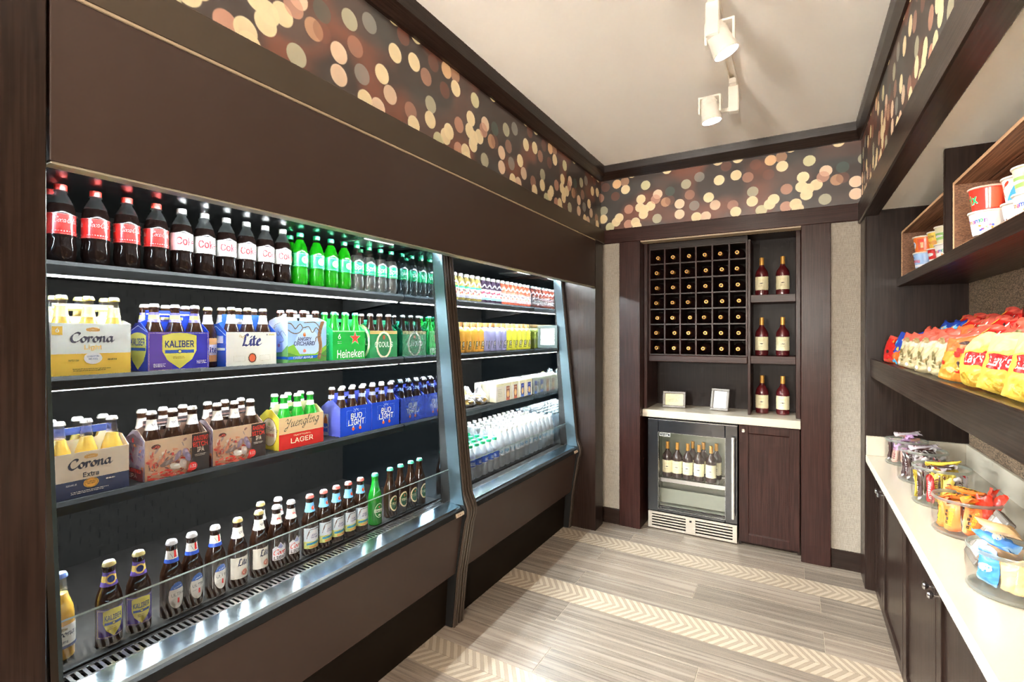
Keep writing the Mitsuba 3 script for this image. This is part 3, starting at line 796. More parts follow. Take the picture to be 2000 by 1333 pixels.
def orchard_front(w, h):
    a = Art(w, h, (150, 186, 230))
    r = random.Random(11)
    a.shape(disc(0, -h * .06, w * .33, h * .36), (186, 212, 240))
    a.shape(sg.Polygon([(-w / 2, -h * .5), (-w / 2, -h * .12), (-w * .36, -h * .06), (-w * .2, -h * .30), (w * .2, -h * .30), (w * .5, -h * .08), (w / 2, -h / 2)]), (120, 170, 60))
    a.shape(sg.Polygon([(-w / 2, -h * .5), (-w / 2, -h * .25), (-w * .1, -h * .38), (w * .3, -h * .34), (w * .5, -h * .2), (w / 2, -h / 2)]), (70, 120, 50))
    trunk = [(w * .30, -h * .40), (w * .34, -h * .1), (w * .30, h * .10), (w * .33, h * .3), (w * .40, h * .5)]
    a.shape(sg.LineString(spline(trunk)).buffer(.009), (128, 92, 64))
    a.shape(sg.LineString(spline([(w * .32, -h * .38), (w * .37, -h * .1), (w * .34, h * .12)])).buffer(.002), (176, 132, 96))
    for b in ([(.33, .2), (.22, .34), (.12, .22), (.02, .36), (-.12, .34), (-.2, .42), (-.32, .30)], [(.35, .3), (.2, .46), (.05, .47), (-.1, .46)], [(-.12, .34), (-.22, .22), (-.36, .20), (-.5, .28)], [(-.32, .3), (-.42, .42), (-.5, .44)], [(.31, .12), (.22, .1), (.2, .0)], [(.33, -.3), (.22, -.36), (.12, -.35)], [(.33, -.32), (.44, -.37), (.5, -.36)]):
        a.shape(sg.LineString(spline([(x * w, y * h) for x, y in b])).buffer(.0019), (96, 78, 70))
    a.shape(disc(-w * .09, h * .17, .0075, .009), (168, 92, 50)).shape(disc(-w * .085, h * .19, .003), (236, 200, 170))
    a.text('ANGRY', -w * .09, h * .02, h * .085, (52, 56, 92), width=w * .36).text('ORCHARD', -w * .09, -h * .09, h * .095, (52, 56, 92), width=w * .54)
    a.shape(disc(-w * .09, -h * .22, .008, .0075), (204, 120, 110))
    a.shape(sg.Polygon([(-w / 2, -h * .42), (w * .22, -h * .40), (w * .26, -h * .33), (-w / 2, -h * .35)]), (36, 92, 186))
    a.text('CRISP APPLE', -w * .13, -h * .405, h * .05, WHITE, width=w * .5, slant=.2)
    return a
def orchard_end(w, h):
    a = Art(w, h, (176, 204, 238))
    for b in ([(-.1, .3), (-.4, .2), (-.3, .05)], [(.1, .38), (-.2, .3), (.0, .1), (.2, .2), (.4, .1)], [(.0, .2), (.3, .0), (.1, -.05)]):
        a.shape(sg.LineString(spline([(x * w, y * h) for x, y in b])).buffer(.0014), (120, 130, 150))
    a.shape(sg.Polygon([(-w / 2, -h / 2), (-w / 2, -h * .3), (w * .2, -h * .26), (w / 2, -h * .1), (w / 2, -h / 2)]), (110, 166, 84))
    a.shape(rect(-w / 2, -h * .42, w / 2, -h * .36), (36, 92, 186)).shape(disc(w * .05, -h * .12, .008), (170, 120, 160))
    return a
def green_front(w, h):
    a = Art(w, h, (20, 150, 50))
    a.shape(rect(-w / 2, h * .46, w / 2, h / 2), (160, 230, 160))
    a.shape(star(w * .18, h * .24, h * .26), (226, 232, 214)).shape(star(w * .18, h * .24, h * .225), (214, 70, 52))
    a.text('Heineken', w * .05, -h * .42, h * .26, WHITE, width=w * .84)
    a.text('6', -w * .30, h * .22, h * .17, WHITE).shape(rect(-w * .36, h * .12, -w * .24, h * .135), WHITE).shape(rect(-w * .36, h * .06, -w * .24, h * .075), WHITE)
    return a
def green_end(w, h):
    a = Art(w, h, (40, 176, 96))
    a.shape(disc(0, .0, w * .3, h * .14).exterior.buffer(.001), (190, 236, 200)).shape(disc(0, 0, .006), RED).shape(disc(0, -h * .22, w * .26, h * .1).exterior.buffer(.001), (150, 220, 176))
    a.shape(rect(-w * .3, h * .2, w * .3, h * .24), (150, 226, 176))
    return a
def oval_front(w, h):
    a = Art(w, h, (24, 110, 56))
    a.shape(rect(-w / 2, h * .38, w / 2, h / 2), (206, 180, 110))
    ring = disc(0, -h * .02, h * .40, h * .50)
    a.shape(ring, (236, 226, 200)).shape(disc(0, -h * .02, h * .31, h * .42), (20, 92, 46))
    a.text("O'DOUL'S", 0, -h * .10, h * .19, WHITE, width=h * .92)
    a.shape(disc(0, h * .26, h * .07, h * .09), (160, 80, 40))
    return a
def splatter_front(w, h):
    a = Art(w, h, (222, 192, 160))
    r = random.Random(5)
    for i in range(130):
        x, y = r.uniform(-.45, .25) * w, -h * .1 + r.gauss(0, .2) * h
        c = r.choice([(196, 110, 84), (226, 214, 200), (150, 110, 100), (214, 150, 110), (110, 90, 90), (236, 226, 214), (190, 70, 60), (176, 150, 140)])
        a.shape(affinity.rotate(disc(x, y, r.uniform(.002, .011), r.uniform(.0015, .005), 8), r.uniform(0, 180)), c)
    for x, y, p_, q_, ro, c in ((-.02, .02, .020, .008, 60, (130, 110, 120)), (.10, .06, .016, .010, 100, (150, 130, 146)), (-.2, -.12, .022, .009, 20, (112, 92, 84)), (-.06, -.24, .020, .010, -20, (236, 226, 214)), (.06, -.2, .012, .016, 10, (206, 190, 180)), (-.28, -.05, .014, .007, 50, (186, 120, 90)), (.14, -.06, .009, .018, 15, (120, 108, 130))):
        a.shape(affinity.rotate(disc(x * w, y * h, p_, q_, 12), ro), c)
        a.shape(affinity.rotate(disc(x * w + .004, y * h + .003, p_ * .5, q_ * .4, 12), ro + 30), tuple(min(255, v + 36) for v in c))
    for i in range(26):
        x = r.uniform(-.5, .2) * w
        a.shape(affinity.rotate(disc(x, -h * .42 + r.gauss(0, .04) * h, r.uniform(.004, .014), .0035, 8), r.uniform(-20, 20)), r.choice([(206, 66, 52), (180, 52, 44), (226, 120, 100)]))
    a.shape(rect(w * .20, -h / 2, w / 2, h / 2), (44, 36, 34))
    a.shape(disc(-w * .37, h * .34, .014, .008), (70, 40, 36)); scribble(a, -w * .37, h * .34, .02, (210, 90, 70), 7, .0009)
    for i, s in enumerate(('RAGING', 'BITCH')):
        a.text(s, w * .345, h * (.32 - .16 * i), h * .12, (214, 60, 46), width=w * .25, slant=(.15, -.1)[i])
    a.text('IPA', w * .345, h * .02, h * .12, (228, 220, 206), width=w * .12)
    fine_print(a, w * .345, -h * .05, w * .2, 2, (200, 190, 180), seed=4)
    a.shape(disc(w * .21, -h * .33, h * .11), (210, 52, 46)).text('8.33', w * .21, -h * .36, h * .075, WHITE, width=h * .15)
    return a
def splatter_end(w, h):
    a = Art(w, h, (214, 208, 226))
    r = random.Random(8)
    for i in range(60):
        a.shape(affinity.rotate(disc(r.uniform(-.5, .5) * w, r.uniform(-.3, .25) * h, r.uniform(.002, .012), r.uniform(.0015, .006), 8), r.uniform(0, 180)), r.choice([(232, 228, 236), (170, 150, 190), (214, 120, 150), (236, 170, 120), (140, 130, 170), (240, 236, 240)]))
    a.shape(rect(-w / 2, -h / 2, w / 2, -h * .26), (80, 32, 36)).text('RAGING', 0, -h * .34, h * .07, (214, 60, 46), width=w * .8).text('IPA', 0, -h * .45, h * .08, WHITE, width=w * .4)
    a.shape(sg.Polygon([(-w * .5, h * .3), (0, h * .44), (w * .5, h * .3), (w * .5, h * .22), (0, h * .26), (-w * .5, h * .22)]), (60, 46, 50)).shape(disc(0, h * .3, .008, .009), (206, 70, 70))
    return a
def script_front(w, h):
    a = Art(w, h, (214, 182, 140))
    a.shape(rect(-w / 2, -h / 2, w / 2, -h * .02), (178, 42, 38))
    a.pen('Yuengling', 0, h * .20, .021, (44, 34, 30), width=w * .80, nib=(.16, .05), angle=50, slant=.25, rot=3)
    a.text('LAGER', 0, -h * .34, h * .15, (236, 218, 190), width=w * .5).text('TRADITIONAL', 0, -h * .13, h * .05, (230, 196, 160), width=w * .4)
    return a
def script_end(w, h):
    a = Art(w, h, (206, 190, 60))
    a.shape(disc(0, -h * .06, w * .40, h * .36), (120, 96, 50)).shape(disc(0, -h * .06, w * .38, h * .345), (236, 230, 206))
    a.pen('Yuengling', 0, -h * .0, .011, (60, 46, 40), width=w * .9, nib=(.16, .05), angle=50, slant=.25, rot=-8)
    a.text('LAGER', 0, -h * .16, h * .06, (180, 60, 50), width=w * .5).shape(disc(0, h * .14, .008), (190, 200, 150))
    return a
def blue_front(w, h):
    a = Art(w, h, (24, 62, 178))
    a.shape(rect(-w * .30, -h * .18, w * .30, h * .36).exterior.buffer(.0006), (120, 160, 230))
    a.shape(rect(-w * .13, h * .3, w * .13, h * .44), (24, 62, 178)); scribble(a, 0, h * .37, .034, (176, 196, 236), 3, .0009)
    a.text('BUD', 0, h * .06, h * .19, WHITE, width=w * .36, slant=.08).text('LIGHT', 0, -h * .16, h * .19, WHITE, width=w * .52, slant=.08)
    for s in (-.1, .12):
        a.shape(disc(w * s, -h * .30, .0085, .009), (206, 90, 50)).shape(rect(w * s - .004, -h * .26, w * s + .004, -h * .19), (200, 206, 220))
    return a
def blue_end(w, h):
    a = Art(w, h, (90, 100, 200))
    a.shape(rect(-w / 2, -h / 2, -w * .12, h * .12), (200, 204, 226))
    a.shape(disc(-w * .28, -h * .12, .014, .03), (196, 110, 70)).shape(rect(-w * .40, -h * .4, -w * .16, -h * .16), (60, 90, 200)).shape(rect(-w * .31, -h * .16, -w * .25, h * .08), (170, 90, 50))
    a.text('BUD', -w * .28, -h * .3, h * .05, WHITE, width=w * .2)
    return a

def carrier(front, end, board, H=.132, L=.2, W=.132, rise=.032, handle=.205, strap=None, name='carrier'):
    k = Kit()
    t = .0016
    gable = [(-W / 2, 0), (W / 2, 0), (W / 2, H), (.018, H + rise), (-.018, H + rise), (-W / 2, H)]
    mat('board_' + name, board, .5, .3)
    m = 'board_' + name
    walls = [box(W / 2 - t, W / 2, -L / 2, L / 2, 0, H), box(-W / 2, -W / 2 + t, -L / 2, L / 2, 0, H), box(-W / 2, W / 2, -L / 2, L / 2, 0, .002),
             prism(poly(*gable), 'y', -L / 2, -L / 2 + t), prism(poly(*gable), 'y', L / 2 - t, L / 2)]
    k.add('tray', cat_(walls), m, label='printed board tray')
    slot = sg.LineString([(-.032, handle - .028), (.032, handle - .028)]).buffer(.011)
    hp = poly((-L / 2 + .002, .01), (L / 2 - .002, .01), (L / 2 - .002, H + rise), (L / 2 - .022, H + rise + .01), (L / 2 - .022, handle), (-L / 2 + .022, handle), (-L / 2 + .022, H + rise + .01), (-L / 2 + .002, H + rise)).difference(slot)
    k.add('handle_panel', prism(hp, 'x', -.001, .001), m)
    if strap:
        s = Art(L - .046, .022, strap[0])
        s.shape(rect(-L / 2, -.004, L / 2, .0015), strap[1])
        sm, sc = s.build(on_plane((.0012, 0, handle - .012), (0, 1, 0), (0, 0, 1)))
        k.add('handle_panel__print', sm, 'print', color=sc)
    fm, fc = front(L, H).build(on_plane((W / 2, 0, H / 2), (0, 1, 0), (0, 0, 1)))
    k.add('front_print', fm, 'print', color=fc)
    e = end(W, H + rise)
    e.lay = [(q, c, n) for q, c, n in e.lay]
    g = poly(*gable)
    cut = []
    for q, c, n in e.lay:
        q = q + np.array([0, (H + rise) / 2])
        parts = [sg.Polygon(x).intersection(g) for x in q]
        tr = []
        for s in parts:
            if s.geom_type == 'Polygon' and s.area > 1e-9:
                v, f = trimesh.creation.triangulate_polygon(s, engine='earcut')
                tr.append(np.asarray(v)[np.asarray(f)])
        if tr:
            cut.append((np.vstack(tr) - np.array([0, (H + rise) / 2]), c, n))
    e.lay = cut
    em, ec = e.build(on_plane((0, -L / 2, (H + rise) / 2), (1, 0, 0), (0, 0, 1)))
    k.add('end_print', em, 'print', color=ec)
    return k

def neck_white(w=.075, h=.032, mark=None, base=(232, 230, 222), low=None):
    a = Art(w, h, base)
    if low:
        a.shape(rect(-w / 2, -h / 2, w / 2, -h * .2), low)
    if mark == 'ribbon':
        a.shape(rect(-.0015, -h * .1, .006, h / 2), RED)
        a.shape(sg.LineString([(-.012, h * .3), (-.004, -h * .1)]).buffer(.0006), (150, 150, 160))
    elif mark == 'apple':
        a.shape(disc(.003, -h * .08, .0075), (206, 74, 52)).shape(disc(.005, -h * .02, .003), (240, 190, 170))
    elif mark == 'script':
        scribble(a, .001, 0, .014, (90, 90, 100), 5, .0005)
    elif mark == 'red':
        scribble(a, .001, 0, .015, (206, 70, 70), 6, .0008)
    return a
def ultra_label():
    a = Art(.06, .085)
    o = disc(0, 0, .023, .040)
    a.shape(o, (232, 230, 226)).shape(o.intersection(rect(-.03, .019, .03, .05)), (44, 92, 176))
    a.text('MICHELOB', .002, .023, .004, (220, 228, 240), width=.022, rot=8).text('ULTRA', .002, -.002, .0095, (52, 50, 60), width=.036, bold=False)
    a.shape(rect(.0, -.024, .006, -.009), (214, 60, 60)).shape(sg.LineString([(-.016, -.012), (-.004, -.010)]).buffer(.0004), (150, 150, 156))
    return a
def lite_label():
    a = Art(.085, .072, (230, 228, 218))
    a.pen('Lite', 0, .008, .0125, (36, 36, 66), width=.036, nib=(.36, .07), angle=35)
    a.shape(disc(.004, -.018, .0125), (214, 190, 170)).shape(disc(.004, -.018, .0095), (180, 84, 66)).shape(disc(.004, -.018, .006), (214, 160, 140))
    return a
def coors_label():
    a = Art(.085, .07)
    a.shape(sg.Polygon([(-.03, -.03), (-.03, .012), (-.018, .022), (-.012, .018), (-.002, .034), (.008, .02), (.016, .026), (.03, .010), (.03, -.03)]), (226, 224, 230))
    a.shape(sg.Polygon([(-.012, .014), (-.002, .032), (.008, .016), (.002, .01)]), (150, 160, 206))
    a.pen('Coors', 0, -.010, .0105, (206, 46, 52), width=.052, nib=(.24, .08), slant=.2).text('LIGHT', 0, -.027, .011, (60, 50, 60), width=.048)
    return a
def orchard_label():
    a = Art(.085, .08, (206, 222, 232))
    a.shape(rect(-.0425, -.04, .0425, -.012), (196, 206, 100)).shape(disc(0, .008, .02, .022), (226, 230, 236))
    for b in ([(-.03, .0), (-.02, .03), (.0, .034), (.02, .03), (.03, .0)], [(-.02, .026), (-.026, .012)], [(.02, .03), (.012, .038)]):
        a.shape(sg.LineString(spline(b)).buffer(.0012), (110, 90, 90))
    a.text('ANGRY', 0, .009, .006, (90, 90, 140), width=.024).text('ORCHARD', 0, .000, .006, (90, 90, 140), width=.03)
    a.shape(sg.Polygon([(-.03, -.026), (.03, -.022), (.03, -.014), (-.03, -.018)]), (52, 140, 176)).shape(rect(-.02, -.037, .02, -.031), (226, 150, 90))
    return a
def green_label():
    a = Art(.07, .075, (22, 96, 34))
    a.shape(disc(0, 0, .022, .032), (206, 214, 196)).shape(disc(0, 0, .020, .029), (24, 100, 40)).shape(rect(-.024, -.007, .024, .007), (214, 218, 204))
    a.text('Heineken', 0, -.004, .007, (20, 70, 30), width=.036).shape(star(0, .016, .006), (206, 60, 50)).shape(disc(0, -.02, .007, .004), (206, 214, 196))
    return a
def oval_label():
    a = Art(.07, .078)
    a.shape(disc(0, 0, .026, .037), (222, 206, 170)).shape(disc(0, 0, .020, .030), (26, 66, 36))
    a.text("O'DOUL'S", 0, -.006, .011, (216, 206, 176), width=.044).shape(disc(0, .018, .005, .006), (150, 80, 40))
    return a
def corona_label():
    a = Art(.085, .06, (232, 230, 220))
    a.pen('Corona', 0, .002, .0085, (40, 40, 50), width=.06, nib=(.34, .06), angle=48)
    crown_mark(a, 0, .02, .018, (150, 130, 90)).text('Extra', 0, -.016, .007, (60, 56, 60), width=.02)
    a.shape(rect(-.0425, -.03, .0425, -.022), (40, 50, 90))
    return a

K = {'kaliber': beer('amber_glass', 'cap_gold', neck_band(PURPLE, (232, 206, 100), ((206, 170, 90), NAVY), .038), kaliber_front(.085, .08, (70, 60, 130))),
     'ultra': beer('amber_glass', 'cap_silver', neck_white(mark='ribbon', low=(44, 76, 170), h=.036), ultra_label()),
     'lite': beer('amber_glass', 'cap_gold', neck_white(mark='script', h=.036), lite_label()),
     'coors': beer('amber_glass', 'cap_silver', neck_white(mark='red', h=.036), coors_label()),
     'orchard': beer('amber_glass', 'cap_pink', neck_white(base=(112, 178, 222), mark='apple', h=.036), orchard_label()),
     'heineken': beer('green_glass', 'cap_mint', neck_white(base=(30, 110, 50), w=.03, h=.03), green_label()),
     'odouls': beer('amber_glass', 'cap_mint', None, oval_label()),
     'corona': beer('clear', 'cap_blue', None, corona_label()),
     'corona_light': beer('clear', 'cap_yellow', neck_band((236, 206, 110), (236, 206, 110), h=.03)),
     'corona_pack': beer('clear', 'cap_white', None),
     'kaliber_pack': beer('amber_glass', 'cap_white', neck_band((104, 96, 180), (232, 220, 110), h=.034)),
     'lite_pack': beer('amber_glass', 'cap_gold', neck_white(h=.036, base=(236, 238, 238), mark='script')),
     'orchard_pack': beer('amber_glass', 'cap_pink', neck_white(h=.03, base=(176, 214, 240))),
     'green_pack': beer('green_glass', 'cap_mint', None),
     'odouls_pack': beer('amber_glass', 'cap_white', None),
     'raging_pack': beer('amber_glass', 'cap_white', neck_white(h=.036, base=(234, 228, 214), mark='script')),
     'yuengling_pack': beer('green_glass', 'cap_white', neck_white(h=.022, base=(232, 232, 210))),
     'bud_pack': beer('amber_glass', 'cap_silver', neck_white(h=.018, base=(150, 160, 220))),
     'orange': beer('amber_glass', 'cap_gold', neck_white(h=.036, base=(236, 236, 236)), Art(.085, .09, (232, 170, 90)).shape(rect(-.05, -.02, .05, .02), (232, 236, 232)).text('Lite', 0, -.01, .02, NAVY))}
PACKS = [  # key of bottles, carrier, y, shelf, x, words
    ('corona_light', carrier(lambda w, h: corona_front(w, h, True), plain((226, 232, 226)), (226, 232, 226), .16, .2, rise=.012, handle=.222, strap=((236, 206, 110), (240, 240, 236)), name='yellow'), .672, S2, -1.952, 'white and yellow six-pack carrier with a black blackletter name, leftmost on the middle shelf', 'clear beer bottle with yellow cap', 1.06),
    ('kaliber_pack', carrier(kaliber_front, kaliber_end, (30, 60, 190), .134, handle=.21, strap=((40, 60, 200), (224, 220, 230)), name='blue_yellow'), .92, S2, -1.952, 'blue and purple six-pack carrier with a yellow shield on its front', 'brown beer bottle with white cap and purple neck band', 1.0),
    ('lite_pack', carrier(lite_front, lite_end, (40, 80, 180), .134, .21, handle=.205, name='white_blue'), 1.188, S2, -1.952, 'white six-pack carrier with a dark blue name and blue ends', 'brown beer bottle with white neck label', 1.0),
    ('orchard_pack', carrier(orchard_front, orchard_end, (170, 200, 236), .184, rise=.016, handle=.215, name='sky'), 1.447, S2, -1.952, 'sky blue six-pack carrier with a gnarled apple tree picture', 'brown cider bottle with pink cap', 1.0),
    ('green_pack', carrier(green_front, green_end, (40, 180, 90), .142, handle=.2, name='green'), 1.683, S2, -1.952, 'bright green six-pack carrier with a red star', 'green beer bottle', 1.0),
    ('odouls_pack', carrier(oval_front, oval_front, (30, 130, 80), .142, handle=.2, strap=((60, 190, 130), (50, 170, 120)), name='green_oval'), 1.916, S2, -1.952, 'green six-pack carrier with a pale oval badge, last before the steel side', 'brown beer bottle with white cap', 1.0),
    ('corona_pack', carrier(lambda w, h: corona_front(w, h, False), plain((222, 214, 200)), (222, 206, 186), .136, .2, handle=.205, strap=((44, 62, 130), (50, 66, 130)), name='cream'), .667, S3, -1.952, 'cream and navy six-pack carrier with a black blackletter name, leftmost on the third shelf', 'clear beer bottle with white cap', 1.0),
    ('raging_pack', carrier(splatter_front, splatter_end, (150, 120, 104), .136, .2, handle=.195, strap=((52, 42, 42), (190, 150, 140)), name='splatter'), .912, S3, -1.952, 'beige six-pack carrier with splattered artwork beside the cream carrier', 'brown ale bottle with white neck label', 1.0),
    ('raging_pack', None, 1.134, S3, -1.952, 'beige six-pack carrier with splattered artwork beside the red-and-tan carrier', 'brown ale bottle with white neck label', 1.0),
    ('yuengling_pack', carrier(script_front, script_end, (214, 196, 150), .138, .225, handle=.19, name='red_tan'), 1.418, S3, -1.952, 'tan and red six-pack carrier with black script lettering', 'green beer bottle with white cap and cream neck label', 1.0),
    ('bud_pack', carrier(blue_front, blue_end, (60, 76, 200), .138, .2, handle=.205, strap=((70, 80, 210), (90, 100, 220)), name='royal'), 1.727, S3, -1.952, 'royal blue six-pack carrier beside the tan and red one', 'brown beer bottle with silver cap', 1.0),
    ('bud_pack', None, 1.931, S3, -1.952, 'royal blue six-pack carrier against the steel side', 'brown beer bottle with silver cap', 1.0)]
WHERE = ['left', 'middle', 'right']
last = None
for kind, car, y, z, x, words_, bottle, tall in PACKS:
    car = car or last
    last = car
    car.place('six_pack_carrier', words_, 'beer carrier', (x, y, z + .0008), 0, 'six-pack carriers in the near case')
    short = words_.split(' with')[0].replace('six-pack ', '')
    if kind in ('raging_pack', 'bud_pack'):
        short = 'splattered carrier ' + words_.split('artwork ')[1] if kind == 'raging_pack' else 'royal blue carrier ' + ' '.join(words_.split()[5:])
    short = short.replace(' and yellow', '-yellow').replace(' and purple', '-purple').replace(' and navy', '-navy').replace(' and red', '-red')
    for j in range(3):
        for row, dx in (('front', .033), ('rear', -.033)):
            K[kind].place('beer_bottle', ('%s %s of %s' % (row, WHERE[j], bottle.split(' with')[0] + ' in the ' + short)), 'beer bottle', (x + dx, y + (j - 1) * .0662, z + .0036), rnd.uniform(-14, 14), 'bottles standing in the carriers', scale=[1, 1, tall])
LOOSE = [('corona', .535, -1.70, 'clear beer bottle with a white label behind the glass guard, at the near post'),
         ('kaliber', .632, -1.672, 'dark bottle with a yellow shield label, nearest the near post'), ('kaliber', .704, -1.672, 'dark bottle with a yellow shield label, beside the white oval labels'),
         ('ultra', .792, -1.672, 'dark bottle with a white oval label, next to the yellow shield label'), ('ultra', .853, -1.676, 'middle one of the dark bottles with white oval labels'), ('ultra', .924, -1.672, 'dark bottle with a white oval label, next to the square white label'),
         ('lite', 1.000, -1.672, 'dark bottle with a square white label and red seal, beside the oval labels'), ('lite', 1.080, -1.676, 'dark bottle with a square white label and red seal, beside the mountain labels'),
         ('lite', 1.137, -1.753, 'dark bottle standing behind the first mountain label'),
         ('coors', 1.147, -1.672, 'dark bottle with a mountain label and red script, nearer the square white labels'), ('coors', 1.208, -1.672, 'dark bottle with a mountain label and red script, nearer the blue-necked bottles'),
         ('coors', 1.204, -1.745, 'dark bottle standing behind the second mountain label')]
for i, y in enumerate((1.288, 1.354, 1.418, 1.482, 1.55)):
    LOOSE.append(('orchard', y, -1.667, '%s of five dark bottles with sky blue necks and pink caps' % ['first', 'second', 'third', 'fourth', 'fifth'][i]))
LOOSE.append(('heineken', 1.632, -1.662, 'green glass bottle standing behind the glass guard'))
for i, y in enumerate((1.735, 1.806, 1.88, 1.945)):
    LOOSE.append(('odouls', y, -1.668, '%s of four dark bottles with green oval badges' % ['first', 'second', 'third', 'fourth'][i]))
for kind, y, x, lab in LOOSE:
    K[kind].place('beer_bottle', lab, 'beer bottle', (x, y, DECK + .0008), rnd.uniform(-10, 10), 'loose bottles behind the glass guard')
K['orange'].place('beer_bottle', 'dark bottle with an orange and white label between two carriers', 'beer bottle', (-1.955, 1.052, S2 + .0008), 0)

# soda on the top shelf
SODA = [(.0, .004), (.022, .001), (.030, .003), (.0345, .014), (.0362, .03), (.0357, .055), (.0338, .072), (.0344, .081), (.0348, .084), (.0348, .148), (.0344, .151), (.033, .164), (.0275, .183), (.0195, .201), (.0140, .211), (.0135, .216), (.0165, .2165), (.0165, .219), (.0135, .2195), (.0135, .224)]
feet = lambda r, z, a: r * (1 - .16 * np.abs(np.sin(2.5 * a)) * np.clip((.03 - z) / .03, 0, 1)) * (1 + .012 * np.cos(10 * a) * ((z > .03) & (z < .072)))
def screw_cap(r, z0, z1, n=36):
    return lathe([(r * .97, z0), (r, z0 + .001), (r, z1 - .002), (r * .93, z1), (0, z1)], n, lambda q, z, a: q * (1 + .018 * np.cos(18 * a) * (z < z1 - .001)))
def soda(liquid, cap, art, full=.178):
    k = Kit()
    lower = [q for q in SODA if q[1] < full] + [(np.interp(full, [q[1] for q in SODA], [q[0] for q in SODA]), full)]
    if liquid == 'cola':
        k.add('body', lathe(lower, 30, feet), 'cola', 35, label='dark cola in a clear bottle')
        k.add('neck', lathe([(np.interp(full, [q[1] for q in SODA], [q[0] for q in SODA]), full)] + [q for q in SODA if q[1] > full], 24), 'clear_shell', 40, label='clear neck')
    else:
        k.add('body', lathe(SODA, 30, feet), 'clear_pet', 35, label='clear bottle')
        inner = [(max(r - .004, 0), z + .003) for r, z in lower]
        k.add('liquid', lathe(inner, 20, feet), liquid, 35)
    m, c = art.build(on_lathe(SODA, .116), off=.0004)
    k.add('label', m, 'print_gloss', color=c)
    k.add('cap', screw_cap(.0152, .2195, .2375), cap, 30)
    return k
W_ = .2186
coke = Art(W_, .062, (216, 46, 40))
for dx in (-W_ / 3, 0, W_ / 3):
    coke.pen('Coca-Cola', dx + .004, .004, .0092, WHITE, width=.054, nib=(.16, .07), angle=35, slant=.22)
    for i in range(9):
        g = [disc(0, 0, .002), star(0, 0, .0028), rect(-.002, -.002, .002, .002), sg.Polygon([(-.0025, -.002), (.0025, -.002), (0, .003)])][(i * 7 + 3) % 4]
        coke.shape(affinity.translate(g, dx - .026 + i * .0062, -.021), (240, 196, 190))
coke.shape(rect(-W_ / 2, .0285, W_ / 2, .0295), (240, 150, 140)).shape(rect(-W_ / 2, -.0295, W_ / 2, -.0285), (240, 150, 140))
diet = Art(W_, .062, (222, 224, 224))
for dx in (-.003, W_ / 2 - .003):
    diet.text('Coke', dx, -.010, .026, (206, 40, 52), width=.064)
    diet.shape(rect(dx - .034, -.022, dx + .034, -.020), (190, 196, 200))
ginger = Art(W_, .062, (26, 172, 92))
for dx in (-W_ / 3, 0, W_ / 3):
    ginger.shape(rect(dx - .032, -.026, dx + .032, .026).exterior.buffer(.0006), (176, 232, 190))
    ginger.shape(disc(dx + .004, 0, .0165), (222, 214, 200)).shape(disc(dx + .004, 0, .0145), (232, 170, 160)).text('CANADA', dx + .004, .002, .0055, (190, 50, 60), width=.022).text('DRY', dx + .004, -.006, .0055, (190, 50, 60), width=.014)
lemon = Art(W_, .058, (30, 172, 104))
for dx in (-.004, W_ / 2 - .004):
    lemon.text('Sprite', dx, -.006, .024, WHITE, width=.066, slant=.22, rot=3).shape(rect(dx - .034, -.022, dx + .034, -.019), (150, 220, 120))
SK = {'cola': soda('cola', 'cap_red', coke), 'diet': soda('cola', 'cap_white', diet), 'ginger': soda('green_soda', 'cap_green', ginger, .204), 'lemon': soda('clear_soda', 'cap_green', lemon)}
SODAS = {'cola': ('cola bottle with red label and red cap', (.602, .687, .771, .857)), 'diet': ('diet cola bottle with silver label and white cap', (.938, 1.017, 1.098, 1.178, 1.259, 1.339)),
         'ginger': ('green soda bottle with a round badge', (1.425, 1.512, 1.592, 1.672)), 'lemon': ('clear soda bottle with green label', (1.752, 1.833, 1.914, 1.994))}
ORD = ['first', 'second', 'third', 'fourth', 'fifth', 'sixth', 'seventh', 'eighth']
for kind, (words_, ys) in SODAS.items():
    for i, y in enumerate(ys):
        SK[kind].place('soda_bottle', '%s %s from the near post' % (ORD[i], words_), 'soda bottle', (-1.91, y, S1 + .0008), rnd.uniform(-9, 9), 'soda bottles on the top shelf')
for kind, y, x, lab in (('cola', .61, -2.0, 'cola bottle with red cap standing in the second row by the near post'), ('diet', 1.06, -2.0, 'diet cola bottle with white cap in the second row'), ('ginger', 1.44, -2.0, 'green soda bottle in the second row'), ('lemon', 1.86, -2.0, 'clear soda bottle with green cap in the second row')):
    SK[kind].place('soda_bottle', lab, 'soda bottle', (x, y, S1 + .0008), 0, 'soda bottles on the top shelf')

# ------------------------------------------------------------------ goods of the far case
def juice(body, label, cap='cap_white'):
    k = Kit()
    prof = [(0, .002), (.026, 0), (.0305, .006), (.0305, .016), (.0298, .02), (.0298, .096), (.0308, .1), (.031, .108), (.0275, .126), (.021, .145), (.0172, .153), (.0165, .162)]
    k.add('bottle', lathe(prof, 24), body, 35)
    m, c = label.build(on_lathe(prof, .058))
    k.add('label', m, 'print_gloss', color=c)
    k.add('cap', screw_cap(.0188, .158, .178), cap, 30)
    return k
def juice_label(top, blobs, low, seed):
    a = Art(.187, .074, (236, 226, 222))
    r = random.Random(seed)
    a.shape(rect(-.1, .026, .1, .037), top)
    for i in range(15):
        x = -.09 + .0125 * i
        a.shape(disc(x + r.uniform(-.003, .003), r.uniform(-.016, .018), r.uniform(.005, .009), r.uniform(.005, .010), 10), r.choice(blobs))
    for i in range(5):
        scribble(a, -.08 + .04 * i, .013, .024, (96, 70, 90), i, .0009)
    a.shape(rect(-.1, -.037, .1, -.022), low)
    return a
mat('juice_yellow', (226, 200, 70), .15, .5, coat=.4)
mat('juice_pale', (150, 132, 70), .12, .5, coat=.5)
mat('juice_dark', (30, 18, 34), .1, .5, coat=.5)
